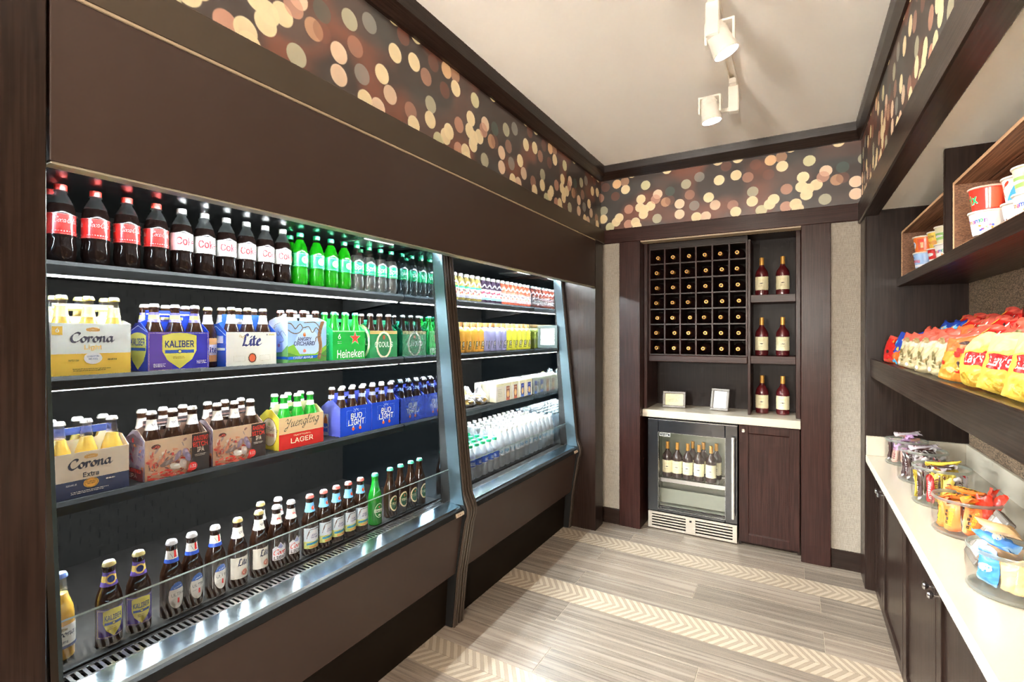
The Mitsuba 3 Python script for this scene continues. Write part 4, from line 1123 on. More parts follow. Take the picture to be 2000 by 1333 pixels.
mat('juice_red', (196, 82, 58), .12, .5, coat=.4)
JK = {'yellow': juice('juice_yellow', juice_label((226, 214, 120), [(236, 190, 120), (190, 214, 150), (240, 220, 150)], (170, 210, 190), 1)),
      'pale': juice('juice_pale', juice_label((60, 206, 140), [(236, 150, 110), (232, 170, 130), (240, 190, 130), (226, 120, 110)], (206, 204, 226), 2)),
      'dark': juice('juice_dark', juice_label((236, 176, 206), [(236, 120, 140), (226, 80, 110), (236, 170, 160), (206, 60, 90)], (150, 196, 232), 3)),
      'red': juice('juice_red', juice_label((214, 130, 110), [(236, 200, 150), (190, 226, 190), (236, 150, 140), (240, 220, 190)], (232, 190, 190), 4))}
JW = {'yellow': 'yellow juice bottle with white cap', 'pale': 'pale juice bottle with a green label stripe', 'dark': 'dark purple juice bottle', 'red': 'red juice bottle'}
count = {}
for i in range(18):
    kind = 'red' if i < 7 else 'dark' if i < 11 else 'pale' if i < 17 else 'yellow'
    count[kind] = count.get(kind, 0) + 1
    JK[kind].place('juice_bottle', '%s, %s from the far end' % (JW[kind], ORD[count[kind] - 1]) if kind != 'yellow' else 'yellow juice bottle at the near end of the far case', 'juice bottle',
                   (-1.876, 3.50 - .0655 * i, S1 + .0008), rnd.uniform(-8, 8), 'juice bottles on the top shelf')
def sport(name, color):
    mat('drink_' + name, color, .2, .5, coat=.3)
    k = Kit()
    prof = [(0, .003), (.029, 0), (.0358, .007), (.0362, .10), (.0366, .118), (.0366, .138), (.0335, .152), (.0225, .168), (.0195, .172), (.0190, .178)]
    wob = lambda r, z, a: r * (1 + .03 * np.cos(8 * a) * np.exp(-((z - .135) / .012) ** 2))
    k.add('bottle', lathe(prof, 32, wob), 'drink_' + name, 35)
    a = Art(.227, .088, color)
    dark = tuple(int(v * .45 + 30) for v in color)
    for dx in (-.0757, 0, .0757):
        a.shape(rect(dx - .030, -.034, dx + .030, .020), dark).shape(sg.Polygon([(dx - .030, -.034), (dx - .022, .020), (dx - .012, .020), (dx - .020, -.034)]), color)
        a.text('G', dx + .003, -.010, .024, (232, 228, 222)).shape(rect(dx - .01, -.026, dx + .016, -.021), tuple(min(255, int(v * 1.1)) for v in color))
    m, c = a.build(on_lathe(prof, .056), off=.0012)
    k.add('label', m, 'print_gloss', color=c)
    k.add('cap', screw_cap(.0222, .174, .201), 'cap_orange', 30)
    return k
mat('cap_orange', (238, 172, 104), .35)
GK = [('amber', sport('amber', (240, 178, 72)), 'orange'), ('lilac', sport('lilac', (150, 152, 196)), 'lilac'), ('lime', sport('lime', (222, 222, 70)), 'lime yellow')]
n = {}
for i in range(16):
    q = GK[2] if i < 5 else GK[1] if i < 9 else GK[0]
    n[q[0]] = n.get(q[0], 0) + 1
    q[1].place('sports_drink_bottle', '%s sports drink bottle, %s of its colour from the far end' % (q[2], ORD[n[q[0]] - 1]), 'sports drink', (-1.882, 3.495 - .0765 * i, S2 + .0008), rnd.uniform(-12, 12), 'sports drinks on the second shelf')

# shelf sign at the far end
k = thing('shelf_sign', 'small grey framed sign at the far end of the far case', 'sign')
sx, sy, sz = -1.70, 3.517, 1.492
put('frame', cat_([box(sx - .085, sx + .085, sy - .006, sy + .006, sz + s * .078 - .012, sz + s * .078 + .012, .002) for s in (-1, 1)] + [box(sx + s * .075 - .012, sx + s * .075 + .012, sy - .006, sy + .006, sz - .068, sz + .068, .002) for s in (-1, 1)]), 'frame_teal', k)
mat('frame_teal', (60, 74, 76), .4)
a = Art(.142, .138, (176, 186, 186))
fine_print(a, 0, .035, .10, 6, (140, 154, 154), h=.003, gap=.014, seed=9)
m, c = a.build(on_plane((sx, sy - .001, sz), (1, 0, 0), (0, 0, 1)))
put('paper', m, 'print', k, color=c)
put('clip', box(sx + .05, sx + .09, sy + .002, sy + .012, sz - .105, sz - .07, .001), 'black_satin', k)

# snack boxes and wrapped sandwiches on the third shelf
def snack(color):
    k = Kit()
    k.add('box', box(-.03, .03, -.052, .052, 0, .135, .004), 'board_snack', label='cream paper box')
    a = Art(.10, .13, (236, 228, 206))
    a.shape(rect(-.05, .044, .05, .065), (236, 230, 190)).shape(rect(-.046, -.065, -.04, .045), (206, 206, 220))
    if color:
        a.shape(rect(-.024, -.064, .026, .040), color).shape(disc(.001, -.018, .019, .026), (232, 178, 130) if color[0] > 100 else (214, 186, 160)).shape(disc(.001, -.02, .012, .016), (238, 200, 120))
        a.shape(rect(-.018, .018, .02, .03), tuple(min(255, v + 50) for v in color)).shape(rect(-.024, -.064, .026, -.048), (206, 110, 80) if color[0] > 100 else (90, 130, 206))
    else:
        fine_print(a, 0, .02, .06, 5, (186, 180, 150), h=.004, gap=.012, seed=3)
    m, c = a.build(on_plane((.0302, 0, .0675), (0, 1, 0), (0, 0, 1)))
    k.add('front_print', m, 'print', color=c)
    return k
mat('board_snack', (238, 230, 200), .5)
SNK = [snack((150, 92, 62)), snack((44, 56, 130)), snack(None)]
seq = [1, 1, 0, 0, 2]
nm = ['brown', 'blue', 'plain']
for i, q in enumerate(seq):
    y = 3.478 - .112 * i
    for row in range(3):
        SNK[q].place('snack_box', ('%s cream snack box with a %s front, %s row, counting from the far end' % ('second' if i % 2 else 'first', nm[q], ['front', 'middle', 'rear'][row])) if q != 2 else 'plain cream snack box, %s row' % ['front', 'middle', 'rear'][row], 'snack box',
                     (-1.875 - .066 * row, y, S3 + .0008), rnd.uniform(-2, 2), 'snack boxes on the third shelf')
for i, (x, y, s) in enumerate([(-1.935, 2.44, 1.0), (-1.925, 2.585, .95), (-1.945, 2.74, 1.05), (-1.935, 2.89, .9), (-2.095, 2.50, 1.05), (-2.10, 2.68, 1.1), (-2.09, 2.86, 1.0)]):
    b = trimesh.creation.icosphere(subdivisions=4, radius=1.0)
    v = np.array(b.vertices)
    q = np_noise(v * 2.6 + i * 7.1) - .5
    f = np_noise(v * 7.0 + i * 3.3) - .5
    w = 1 + .35 * q + .16 * f
    p = v * w[:, None] * np.array([.062, .068, .052]) * s
    p[:, 2] = np.maximum(p[:, 2], -.04 * s)
    top = np.clip(v[:, 2], 0, 1) ** 6
    p[:, 2] += top * .045 * s
    b.vertices = p - [0, 0, p[:, 2].min()]
    patch = (np_noise(v * 1.9 + i * 5.7) > .62)
    col = np.where(patch[:, None], lin((226, 200, 130)), lin((226, 228, 228)))
    lab = ['nearest the divider', 'second from the divider', 'third from the divider', 'beside the plain snack box', 'rear one nearest the divider', 'rear middle one', 'rear one beside the snack boxes'][i]
    single('wrapped_sandwich', b, 'print_gloss', 'sandwich in crumpled clear wrap, ' + lab, 'sandwich', 'wrapped sandwiches on the third shelf', color=col, smooth=False, to=T().translate([x, y, S3 + .0008]))

# water in the well
def water(cap, band, tall):
    k = Kit()
    h = tall
    prof = [(0, .002), (.024, 0), (.0305, .006), (.0318, .02), (.0300, .03), (.0316, .04), (.0300, .05), (.0316, .06), (.0312, .075), (.0312, .12), (.0318, .125), (.029, .145), (.020, h - .035), (.0142, h - .024), (.0138, h - .016)]
    k.add('bottle', lathe(prof, 20), 'water', 35)
    a = Art(.196, .044, band[0])
    r = random.Random(len(cap))
    for dx in (-.065, 0, .065):
        a.shape(rect(dx - .026, -.012, dx + .02, .008), band[1]); scribble(a, dx, -.002, .034, band[2], 4, .0012)
    a.shape(rect(-.1, -.022, .1, -.018), band[2])
    a.step = .02
    m, c = a.build(on_lathe(prof, .0975), off=.0007)
    k.add('label', m, 'print_gloss', color=c)
    k.add('cap', screw_cap(.0150, h - .017, h, 18), cap, 30)
    return k
WK = [water('cap_green', ((50, 90, 190), (120, 160, 226), (226, 234, 246)), .203), water('cap_white', ((196, 216, 226), (90, 150, 186), (236, 240, 244)), .236)]
ROWS = ['front', 'second', 'third', 'fourth', 'fifth', 'rear']
NTH = ORD + ['ninth', 'tenth', 'eleventh', 'twelfth', 'thirteenth', 'fourteenth', 'fifteenth', 'sixteenth', 'seventeenth', 'eighteenth', 'nineteenth', 'twentieth']
for c in range(20):
    y = 3.499 - .0685 * c
    far = c < 12
    for r in range(6):
        if not far and r == 5:
            continue
        WK[0 if not far else 1].place('water_bottle', ('white-capped water bottle, %s row, %s from the far end of the well' % (ROWS[r], NTH[c])) if far else 'green-capped water bottle, %s row, %s from the near end of the well' % (ROWS[r], NTH[19 - c]), 'water bottle',
                                    (-1.672 - .0685 * r, y, DECK + .0008), rnd.uniform(0, 360), 'water bottles in the well')

# ------------------------------------------------------------------ recess in the back wall: wine rack, shelves, counter, refrigerator, cupboard
k = thing('wine_rack', 'dark wooden pigeonhole wine rack filling the left of the recess', 'wine rack')
RX0, RX1, RZ0, RZ1, RY0, RY1 = -1.012, -.300, 1.345, 2.19, 3.95, 4.22
cw, ch = (RX1 - RX0 - .012) / 6, (RZ1 - RZ0 - .012) / 7
for i in range(7):
    put('upright_slat', box(RX0 + i * cw, RX0 + i * cw + .012, RY0, RY1, RZ0, RZ1, .001), 'wood_warm_lit_upright', k)
for j in range(8):
    put('level_slat', box(RX0 + .001, RX1 - .001, RY0 + .001, RY1, RZ0 + j * ch, RZ0 + j * ch + .012, .001), 'wood_across', k)
put('bottom_rail', box(RX0, RX1, RY0 - .008, RY0 + .012, 1.297, RZ0 - .001, .003), 'wood_warm_lit_across', k)
put('top_panel', box(RX0, RX1, RY0 + .004, RY0 + .02, RZ1 + .001, 2.234), 'wood_across', k)
put('back', box(RX0, RX1, RY1, RY1 + .01, 1.3, 2.23), 'kick_black', k)
put('side_stile', box(-1.038, RX0 - .001, 3.90, 4.235, .926, 2.235, .002), 'wood_warm_lit_upright', k)

k = thing('shelf_unit', 'narrow open shelf unit right of the wine rack', 'shelf')
put('divider', box(-.298, -.280, 3.945, 4.235, .927, 2.2, .002), 'wood_warm_lit_upright', k)
put('stile', box(.004, .032, 3.93, 4.235, .927, 2.235, .002), 'wood_warm_lit_upright', k)
put('shelf', box(-.279, .003, 3.95, 4.235, 1.741, 1.795, .002), 'wood_warm_lit_across', k)
put('shelf', box(-.279, .003, 3.95, 4.235, 1.299, 1.355, .002), 'wood_warm_lit_across', k)
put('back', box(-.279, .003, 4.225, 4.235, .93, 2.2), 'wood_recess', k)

single('stone_counter', box(-1.0385, .0325, 3.848, 4.236, .868, .925, .003), 'quartz', 'pale stone counter across the recess', 'counter')

WINE = [(0, .006), (.02, .004), (.035, 0), (.0425, .005), (.0435, .02), (.0435, .145), (.0425, .16), (.0375, .178), (.028, .194), (.0195, .206), (.0155, .217), (.0142, .24)]
CAPS = [(.0150, .214), (.0152, .23), (.0146, .262), (.0150, .2635), (.0150, .277), (.0135, .28), (0, .28)]
def wine(glass, gold, label=True):
    k = Kit()
    k.add('glass', lathe(WINE, 28), glass, 40)
    k.add('capsule', lathe(CAPS, 24), gold, 35, label='gold foil capsule')
    k.add('capsule__cork_disc', lathe([(.0085, .2801), (.0085, .2806), (.0055, .2808), (0, .2808)], 16), 'foil_dark', label='dark stamp on the capsule')
    if label:
        a = Art(.118, .098, (232, 224, 186))
        a.shape(rect(-.052, -.045, .052, .045).exterior.buffer(.0008), (206, 196, 140)).shape(sg.Polygon([(-.016, -.002), (.0, .003), (.016, -.001), (.004, -.004)]), (70, 56, 50))
        fine_print(a, 0, -.018, .04, 2, (190, 180, 140), seed=5)
        a.shape(rect(-.02, .02, .02, .026), (216, 206, 160))
        m, c = a.build(on_lathe(WINE, .088), off=.0006)
        k.add('label', m, 'print', color=c)
    return k
mat('rose_glass', (74, 15, 19), .06, .6, coat=.6)
mat('dark_wine_glass', (26, 12, 12), .07, .6, coat=.5)
mat('foil_gold', (206, 152, 72), .32, .6, .4)
mat('foil_dark', (84, 56, 26), .5)
mat('chilled_glass', (40, 24, 20), .07, .6, coat=.5)
ROSE, RED_, CHILL = wine('rose_glass', 'foil_gold'), wine('dark_wine_glass', 'foil_gold', False), wine('chilled_glass', 'foil_gold')
offs = random.Random(21)
for j in range(7):
    for i in range(6):
        cx, cz = RX0 + .006 + (i + .5) * cw + offs.uniform(-.004, .004), RZ0 + .012 + (6 - j) * ch + .0448
        RED_.place('wine_bottle', 'wine bottle lying in rack row %s from the top, column %s from the left' % (['one', 'two', 'three', 'four', 'five', 'six', 'seven'][j], ['one', 'two', 'three', 'four', 'five', 'six'][i]),
                   'wine bottle', (cx, 4.214, cz), offs.uniform(-2.6, 2.6), 'wine bottles lying in the rack', tilt=[((1, 0, 0), 90)], scale=[1, 1, .89])
for z, lab, ys in ((1.7955, 'top shelf of the narrow unit', 4.06), (1.3555, 'middle shelf of the narrow unit', 4.06), (.9255, 'counter under the narrow unit', 4.10)):
    for x, side in ((-.213, 'left'), (-.078, 'right')):
        ROSE.place('rose_bottle', '%s red-pink wine bottle on the %s' % (side, lab), 'wine bottle', (x, ys, z), -90 + rnd.uniform(-6, 6), 'rose wine bottles on the shelves')

def sign_frame(key_label, w, h, loc, rz, lean, paper, depth=.018, rim=.018, mat_='frame_grey', lines=5, seed=1, strut=True, recess=.012):
    """Photo-frame sign standing on its lower edge; local x is its front."""
    k = thing('sign_frame', key_label, 'sign', 'small framed signs')
    to = T().translate([loc[0], loc[1], loc[2] + depth * math.sin(math.radians(lean))]).rotate([0, 0, 1], rz).rotate([0, 1, 0], -lean)
    bars = [box(-depth, 0, -w / 2, w / 2, 0, rim, .003), box(-depth, 0, -w / 2, w / 2, h - rim, h, .003), box(-depth, 0, -w / 2, -w / 2 + rim, rim, h - rim, .003), box(-depth, 0, w / 2 - rim, w / 2, rim, h - rim, .003)]
    put('frame', cat_(bars), mat_, k, to=to)
    put('backing', box(-depth + .0005, -recess - .001, -w / 2 + .004, w / 2 - .004, .004, h - .004), 'black_satin', k, to=to)
    a = Art(w - 2 * rim, h - 2 * rim, paper)
    fine_print(a, 0, (h - 2 * rim) * .32, (w - 2 * rim) * .74, lines, tuple(int(v * .82) for v in paper), h=.0022, gap=(h - 2 * rim) * .62 / lines, seed=seed)
    m, c = a.build(on_plane((-recess, 0, h / 2), (0, 1, 0), (0, 0, 1)))
    put('paper', m, 'print', k, color=c, to=to)
    if strut:
        a = math.radians(lean)
        reach = 2 * h * .45 * math.sin(a)
        put('strut', prism(poly((-depth, h * .6), (-depth - reach - .004, reach * math.tan(a) + .004), (-depth - reach, reach * math.tan(a) + .002), (-depth, h * .55)), 'y', -.012, .012), 'black_satin', k, to=to)
    return k
sign_frame('small landscape framed sign with cream paper on the stone counter', .172, .128, (-.833, 4.015, .926), -84, 14, (206, 198, 158), seed=2)
sign_frame('small upright framed sign with white paper on the stone counter', .132, .168, (-.505, 4.03, .926), -100, 16, (192, 194, 192), seed=3, lines=7)

k = thing('wine_refrigerator', 'black undercounter wine refrigerator with a glass door', 'refrigerator')
FX0, FX1, FY = -1.0, -.357, 3.868
put('cabinet', cat_([box(FX0 + .004, FX0 + .03, FY + .05, 4.235, .14, .858), box(FX1 - .03, FX1 - .004, FY + .05, 4.235, .14, .858), box(FX0 + .03, FX1 - .03, FY + .05, 4.235, .83, .858), box(FX0 + .03, FX1 - .03, FY + .05, 4.235, .14, .17)]), 'black_satin', k)
put('liner', cat_([box(FX0 + .031, FX1 - .031, 4.20, 4.21, .171, .829), box(FX0 + .031, FX0 + .036, FY + .06, 4.20, .171, .829), box(FX1 - .036, FX1 - .031, FY + .06, 4.20, .171, .829), box(FX0 + .031, FX1 - .031, FY + .06, 4.20, .171, .176)]), 'liner_white', k, label='pale inner liner')
mat('liner_white', (126, 130, 116), .35)
d = put('door', cat_([box(FX0, -.919, FY, FY + .045, .14, .848, .004), box(-.442, FX1, FY, FY + .045, .14, .848, .004), box(-.919, -.442, FY, FY + .045, .752, .848, .004), box(-.919, -.442, FY, FY + .045, .14, .163, .004)]), 'black_gloss', k, label='black door frame')
put('pane', ([[-.921, FY + .012, .161], [-.440, FY + .012, .161], [-.440, FY + .012, .754], [-.921, FY + .012, .754]], [[0, 1, 2, 3]]), 'window_glass', d)
put('pane_bead', cat_([box(-.924, -.919, FY + .002, FY + .01, .16, .755), box(-.442, -.437, FY + .002, FY + .01, .16, .755), box(-.919, -.442, FY + .002, FY + .01, .752, .757), box(-.919, -.442, FY + .002, FY + .01, .158, .163)]), 'steel', d)
put('top_edge', box(FX0 + .002, FX1 - .002, FY - .001, FY + .04, .848, .853, .001), 'steel', d)
h = put('handle', cat_([tube([[-.384, FY - .042, .19], [-.384, FY - .042, .772]], .010, 16), box(-.392, -.376, FY - .045, FY, .20, .222, .003), box(-.392, -.376, FY - .045, FY, .742, .764, .003)]), 'satin_bar', d, smooth=35, label='long steel bar handle')
bd = Art(.08, .026, (214, 214, 210))
bd.shape(rect(-.036, -.009, .036, .009), (40, 42, 44)).text('U-Line', 0, -.006, .011, (226, 226, 222), width=.05)
m, c = bd.build(on_plane((-.872, FY + .0105, .735), (1, 0, 0), (0, 0, 1)))
put('badge', m, 'print_gloss', d, color=c)
gr = put('toe_grille', cat_([box(FX0 + .004, FX0 + .034, FY - .006, FY + .006, .008, .135, .001), box(FX1 - .034, FX1 - .004, FY - .006, FY + .006, .008, .135, .001), box(-.715, -.645, FY - .007, FY + .006, .008, .135, .001), box(FX0 + .004, FX1 - .004, FY - .006, FY + .006, .118, .135, .001), box(FX0 + .004, FX1 - .004, FY - .006, FY + .006, .008, .024, .001)]), 'brushed_grille', k, label='slotted steel toe grille')
for s0, s1 in ((FX0 + .034, -.715), (-.645, FX1 - .034)):
    for i in range(4):
        put('slat', box(s0, s1, FY - .005, FY + .003, .036 + i * .021, .046 + i * .021), 'brushed_grille', gr)
put('lock', box(-.688, -.672, FY - .010, FY - .006, .098, .112, .001), 'black_satin', gr)
put('plinth', box(FX0 + .004, FX1 - .004, FY + .04, FY + .06, 0, .135), 'kick_black', k)
for z, nm_ in ((.385, 'wire_shelf'), (.66, 'wire_shelf')) if False else ((.385, 'wire_shelf'),):
    ws = put(nm_, cat_([box(FX0 + .037, FX1 - .037, FY + .065, FY + .075, z - .03, z, .001), box(FX0 + .037, FX1 - .037, 4.18, 4.19, z - .012, z, .001)]), 'steel', k, label='steel wire shelf')
    for i in range(19):
        x = FX0 + .055 + i * .0296
        put('wire', box(x - .002, x + .002, FY + .07, 4.185, z - .004, z), 'steel', ws)
put('drawer', cat_([box(FX0 + .037, FX1 - .037, FY + .08, FY + .09, .19, .30, .002), box(FX0 + .037, FX1 - .037, FY + .09, 4.18, .19, .196)]), 'liner_white', k)
put('lamp_bar', box(FX0 + .1, FX1 - .1, FY + .075, FY + .085, .815, .826), 'paper', k, emitter={'type': 'area', 'radiance': rgb(FRIDGE)}, label='thin unseen lamp lighting the refrigerator inside')  # out of view behind the door frame, lights the bottles
for i, x in enumerate((-.878, -.802, -.722, -.638, -.55)):
    CHILL.place('chilled_wine_bottle', '%s of the front wine bottles inside the refrigerator' % ORD[i], 'wine bottle', (x * .985 - .012, 3.995, .3858), -90, 'wine bottles in the refrigerator', scale=[.88, .88, .98])
for i, x in enumerate((-.735, -.655, -.56)):
    CHILL.place('chilled_wine_bottle', '%s of the rear wine bottles inside the refrigerator' % ORD[i], 'wine bottle', (x + .03, 4.10, .3858), -90, 'wine bottles in the refrigerator', scale=[.88, .88, .98])

def shaker(x0, x1, z0, z1, m1, m2, stile=.062, t=.02, name='door', parent=None, axis='back', lab=None):
    """A framed door: four rails round a recessed panel. Local: x across, y depth (front at 0), z up."""
    def place(m):
        if axis == 'right':
            m = m.copy()
            m.apply_transform(np.array([[0, 1, 0, 0], [-1, 0, 0, 0], [0, 0, 1, 0], [0, 0, 0, 1.0]]))
        return m
    fr = [box(x0, x0 + stile, 0, t, z0, z1, .002), box(x1 - stile, x1, 0, t, z0, z1, .002),
          prism(poly((0, z0), (t, z0), (t, z0 + stile), (.009, z0 + stile), (0, z0 + stile - .009)), 'x', x0 + stile, x1 - stile),
          prism(poly((0, z1), (t, z1), (t, z1 - stile), (.009, z1 - stile), (0, z1 - stile + .009)), 'x', x0 + stile, x1 - stile)]
    return place(cat_(fr)), place(box(x0 + stile - .002, x1 - stile + .002, .0095, t - .002, z0 + stile - .002, z1 - stile + .002))
k = thing('base_cupboard', 'dark wooden cupboard beside the wine refrigerator', 'cabinet')
CX0, CX1 = -.352, .030
put('body', cat_([box(CX0, CX0 + .016, FY + .024, 4.235, 0, .866), box(CX1 - .016, CX1, FY + .024, 4.235, 0, .866), box(CX0 + .016, CX1 - .016, FY + .024, 4.235, .84, .866), box(CX0 + .016, CX1 - .016, FY + .05, FY + .06, 0, .10)]), 'wood_upright', k)
fm, pm = shaker(CX0 + .003, CX1 - .003, .03, .862, None, None)
for q in (fm, pm):
    q.apply_translation([0, FY, 0])
d = put('door', fm, 'wood_warm_lit_upright', k)
put('panel', pm, 'wood_warm_lit_upright', d)
kn = lathe([(.005, 0), (.005, .012), (.013, .018), (.0145, .024), (.011, .029), (0, .03)], 20)
put('knob', kn, 'chrome', d, smooth=35, to=T().translate([CX0 + .032, FY, .826]).rotate([1, 0, 0], 90), label='round chrome knob')

# ------------------------------------------------------------------ snack alcove on the right
CT = .80
single('stone_countertop', box(.362, .821, -1.198, 3.570, .758, CT, .003), 'quartz', 'long pale stone countertop along the right wall', 'countertop')
k = thing('backsplash', 'low pale stone upstand behind the countertop', 'backsplash')
put('end_piece', box(.364, .806, 3.552, 3.571, CT + .0005, .914, .002), 'quartz_edge', k)
put('back_piece', box(.806, .822, -1.198, 3.571, CT + .0005, .914, .002), 'quartz_edge', k)
CAB = [(3.568, 3.272, 'narrow dark base cabinet door beside the end panel'), (3.268, 2.695, ''), (2.691, 2.122, ''), (2.118, 1.555, ''), (1.551, .98, ''), (.976, .40, '')]
units = [(3.569, 2.693, CAB[:2], 'dark base cabinet beside the end panel of the alcove'), (2.692, 1.553, CAB[2:4], 'dark base cabinet in the middle of the right wall'), (1.552, .398, CAB[4:], 'dark base cabinet nearest the viewer')]
for y1, y0, doors, lab in units:
    k = thing('base_cabinet', lab, 'cabinet', 'base cabinets under the stone countertop')
    put('carcass', cat_([box(.428, .80, y0 + .001, y0 + .017, 0, .757), box(.428, .80, y1 - .017, y1 - .001, 0, .757), box(.428, .80, y0 + .017, y1 - .017, .735, .757), box(.428, .80, y0 + .017, y1 - .017, .03, .05), box(.435, .445, y0, y1, 0, .05)]), 'wood_upright', k)
    for i, (b, a, _) in enumerate(doors):
        fm, pm = shaker(-b + .002, -a - .002, .012, .750, None, None, axis='right')
        for q in (fm, pm):
            q.apply_translation([.405, 0, 0])
        d = put('door', fm, 'wood_upright', k)
        put('panel', pm, 'wood_upright', d)
        y = a + .032 if i == 0 else b - .032
        put('knob', kn, 'chrome', d, smooth=35, to=T().translate([.405, y if y > .5 else y, .66]).rotate([0, 1, 0], -90), label='round chrome knob')

S_UP, S_LOW = 1.832, 1.352
k = thing('upper_wall_shelf', 'dark wooden upper shelf carrying the wooden crates', 'shelf')
put('board', box(.526, .822, -1.19, 3.571, S_UP - .04, S_UP, .002), 'wood_along', k)
put('front_lip', box(.508, .526, -1.19, 3.571, S_UP - .045, S_UP + .002, .003), 'wood_along', k)
k = thing('lower_wall_shelf', 'thick dark wooden shelf holding the crisp bags', 'shelf')
put('board', box(.404, .822, -1.19, 3.571, S_LOW - .09, S_LOW, .002), 'wood_along', k)
put('front_lip', box(.384, .404, -1.19, 3.571, S_LOW - .09, S_LOW + .016, .003), 'wood_along', k, label='thick front edge')
single('shelf_divider', box(.506, .822, 2.508, 2.530, S_UP + .001, 2.241, .003), 'wood_upright', 'dark upright board between the two crates', 'divider')

def crate(y0, y1, label):
    k = thing('wooden_crate', label, 'crate', 'wooden crates lying on their sides')
    z0, z1, x0, x1, t = S_UP + .001, 2.098, .528, .812, .013
    def end(y):
        p = sg.box(x0, z0 + .001, x1, z1 - .001).difference(sg.LineString([((x0 + x1) / 2 - .06, (z0 + z1) / 2 - .035), ((x0 + x1) / 2 - .06, (z0 + z1) / 2 + .035)]).buffer(.014))
        return prism(p, 'y', y, y + t)
    put('end_board', end(y1 - t), 'crate_wood', k)
    put('end_board', end(y0), 'crate_wood', k)
    for nm_, za, zb in (('top_plank', z1 - .011, z1), ('bottom_plank', z0, z0 + .011)):
        for i in range(3):
            w = (x1 - x0) / 3
            put(nm_, box(x0 + i * w + .002, x0 + (i + 1) * w - .002, y0, y1, za, zb, .002), 'crate_wood', k)
    for i in range(3):
        w = (z1 - z0 - .024) / 3
        put('back_plank', box(x1 - .011, x1, y0 + t, y1 - t, z0 + .012 + i * w + .002, z0 + .012 + (i + 1) * w - .002, .002), 'crate_wood', k)
    put('raw_edge', cat_([box(x0 - .002, x0, y1 - t, y1, z0, z1), box(x0 - .002, x0, y0 + t, y1 - t, z1 - .011, z1), box(x0 - .002, x0, y0 + t, y1 - t, z0, z0 + .011)]), 'crate_edge', k, label='pale sawn edges')
mat('crate_edge', (206, 166, 128), .6)
crate(2.545, 3.545, 'wooden crate lying beyond the upright board')
crate(1.50, 2.488, 'wooden crate lying on the near side of the upright board')

CUP = [(0, .003), (.036, .003), (.0385, 0), (.0395, .002), (.049, .072), (.0525, .0725), (.0535, .075), (.0525, .078), (.049, .0785), (0, .078)]
def cup(front, rim, lid):
    k = Kit()
    mat('cup_%d' % len(scene), rim, .4)
    nm_ = list(scene)[-1]
    k.add('cup', lathe(CUP[:5], 32), nm_, 35)
    k.add('lid', lathe([(.049, .0718), (.0525, .0722), (.0535, .075), (.0525, .0778), (.049, .0785), (0, .0785)], 32), lid, 35)
    front.step = .006
    m, c = front.build(on_lathe([(.0395, .002), (.049, .072)], .037), off=.0006)
    k.add('wrap', m, 'print_gloss', color=c)
    return k
mat('lid_pink', (232, 176, 160), .4)
mat('lid_white', (236, 228, 214), .4)
def trix():
    a = Art(.17, .062, (222, 56, 44))
    a.shape(rect(-.09, -.031, -.035, .031), (190, 40, 40)).shape(rect(.05, -.031, .09, .031), (226, 90, 60))
    a.text('Trix', -.010, -.015, .030, WHITE, width=.066, rot=5)
    for dx, dy in ((0, .0008), (.0005, 0)):
        a.text('Trix', -.010 + dx, -.0135 + dy, .027, (34, 168, 100), width=.062, rot=5)
    return a
def special():
    a = Art(.17, .062, (232, 230, 224))
    a.shape(sg.Polygon([(.0, -.031), (.04, .031), (.09, .031), (.09, -.031)]), (70, 160, 220))
    a.pen('K', -.012, -.018, .022, (206, 84, 48), nib=(.26, .07), angle=30, slant=.35)
    a.shape(affinity.rotate(disc(.006, .020, .010, .0045), 40), (214, 66, 50))
    fine_print(a, .045, .004, .022, 2, (190, 220, 236), seed=6)
    return a
def confetti(text, cols, bg, seed):
    a = Art(.17, .062, bg)
    for i, ch in enumerate(text):
        a.text(ch, -.038 + i * .0108, .002 + .002 * math.sin(i * 1.3), .013, cols[i % len(cols)])
    r = random.Random(seed)
    for i in range(14):
        a.shape(disc(r.uniform(-.06, .06), r.uniform(-.028, -.008), r.uniform(.002, .005), r.uniform(.002, .004), 8), r.choice(cols))
    return a
MIX = [(70, 90, 190), (60, 176, 120), (120, 60, 150), (236, 150, 60), (226, 90, 140)]
def flakes():
    a = Art(.17, .062, (226, 116, 52))
    a.shape(disc(-.018, .0, .021, .018), (232, 232, 236))
    fine_print(a, -.018, .003, .034, 2, (50, 90, 180), h=.006, gap=.010, seed=8)
    a.shape(rect(.014, -.028, .05, .028), (196, 80, 44)).shape(rect(.024, .012, .04, .022), (206, 50, 40)).shape(rect(.026, -.018, .038, .008), (220, 170, 130))
    return a
def bran():
    a = Art(.17, .062, (238, 202, 84))
    a.text('TION', .004, .012, .010, (120, 90, 50), width=.034)
    scribble(a, -.012, -.010, .03, (226, 130, 60), 3, .002)
    a.shape(disc(.02, -.012, .014, .01), (226, 160, 80))
    return a
def hoops():
    a = Art(.17, .062, (150, 180, 220))
    fine_print(a, -.006, .014, .034, 1, (50, 80, 160), h=.006, seed=2)
    a.text('Cheerios', -.004, -.010, .016, (206, 40, 90), width=.07).shape(rect(-.09, -.031, .09, -.020), (226, 226, 232))
    return a
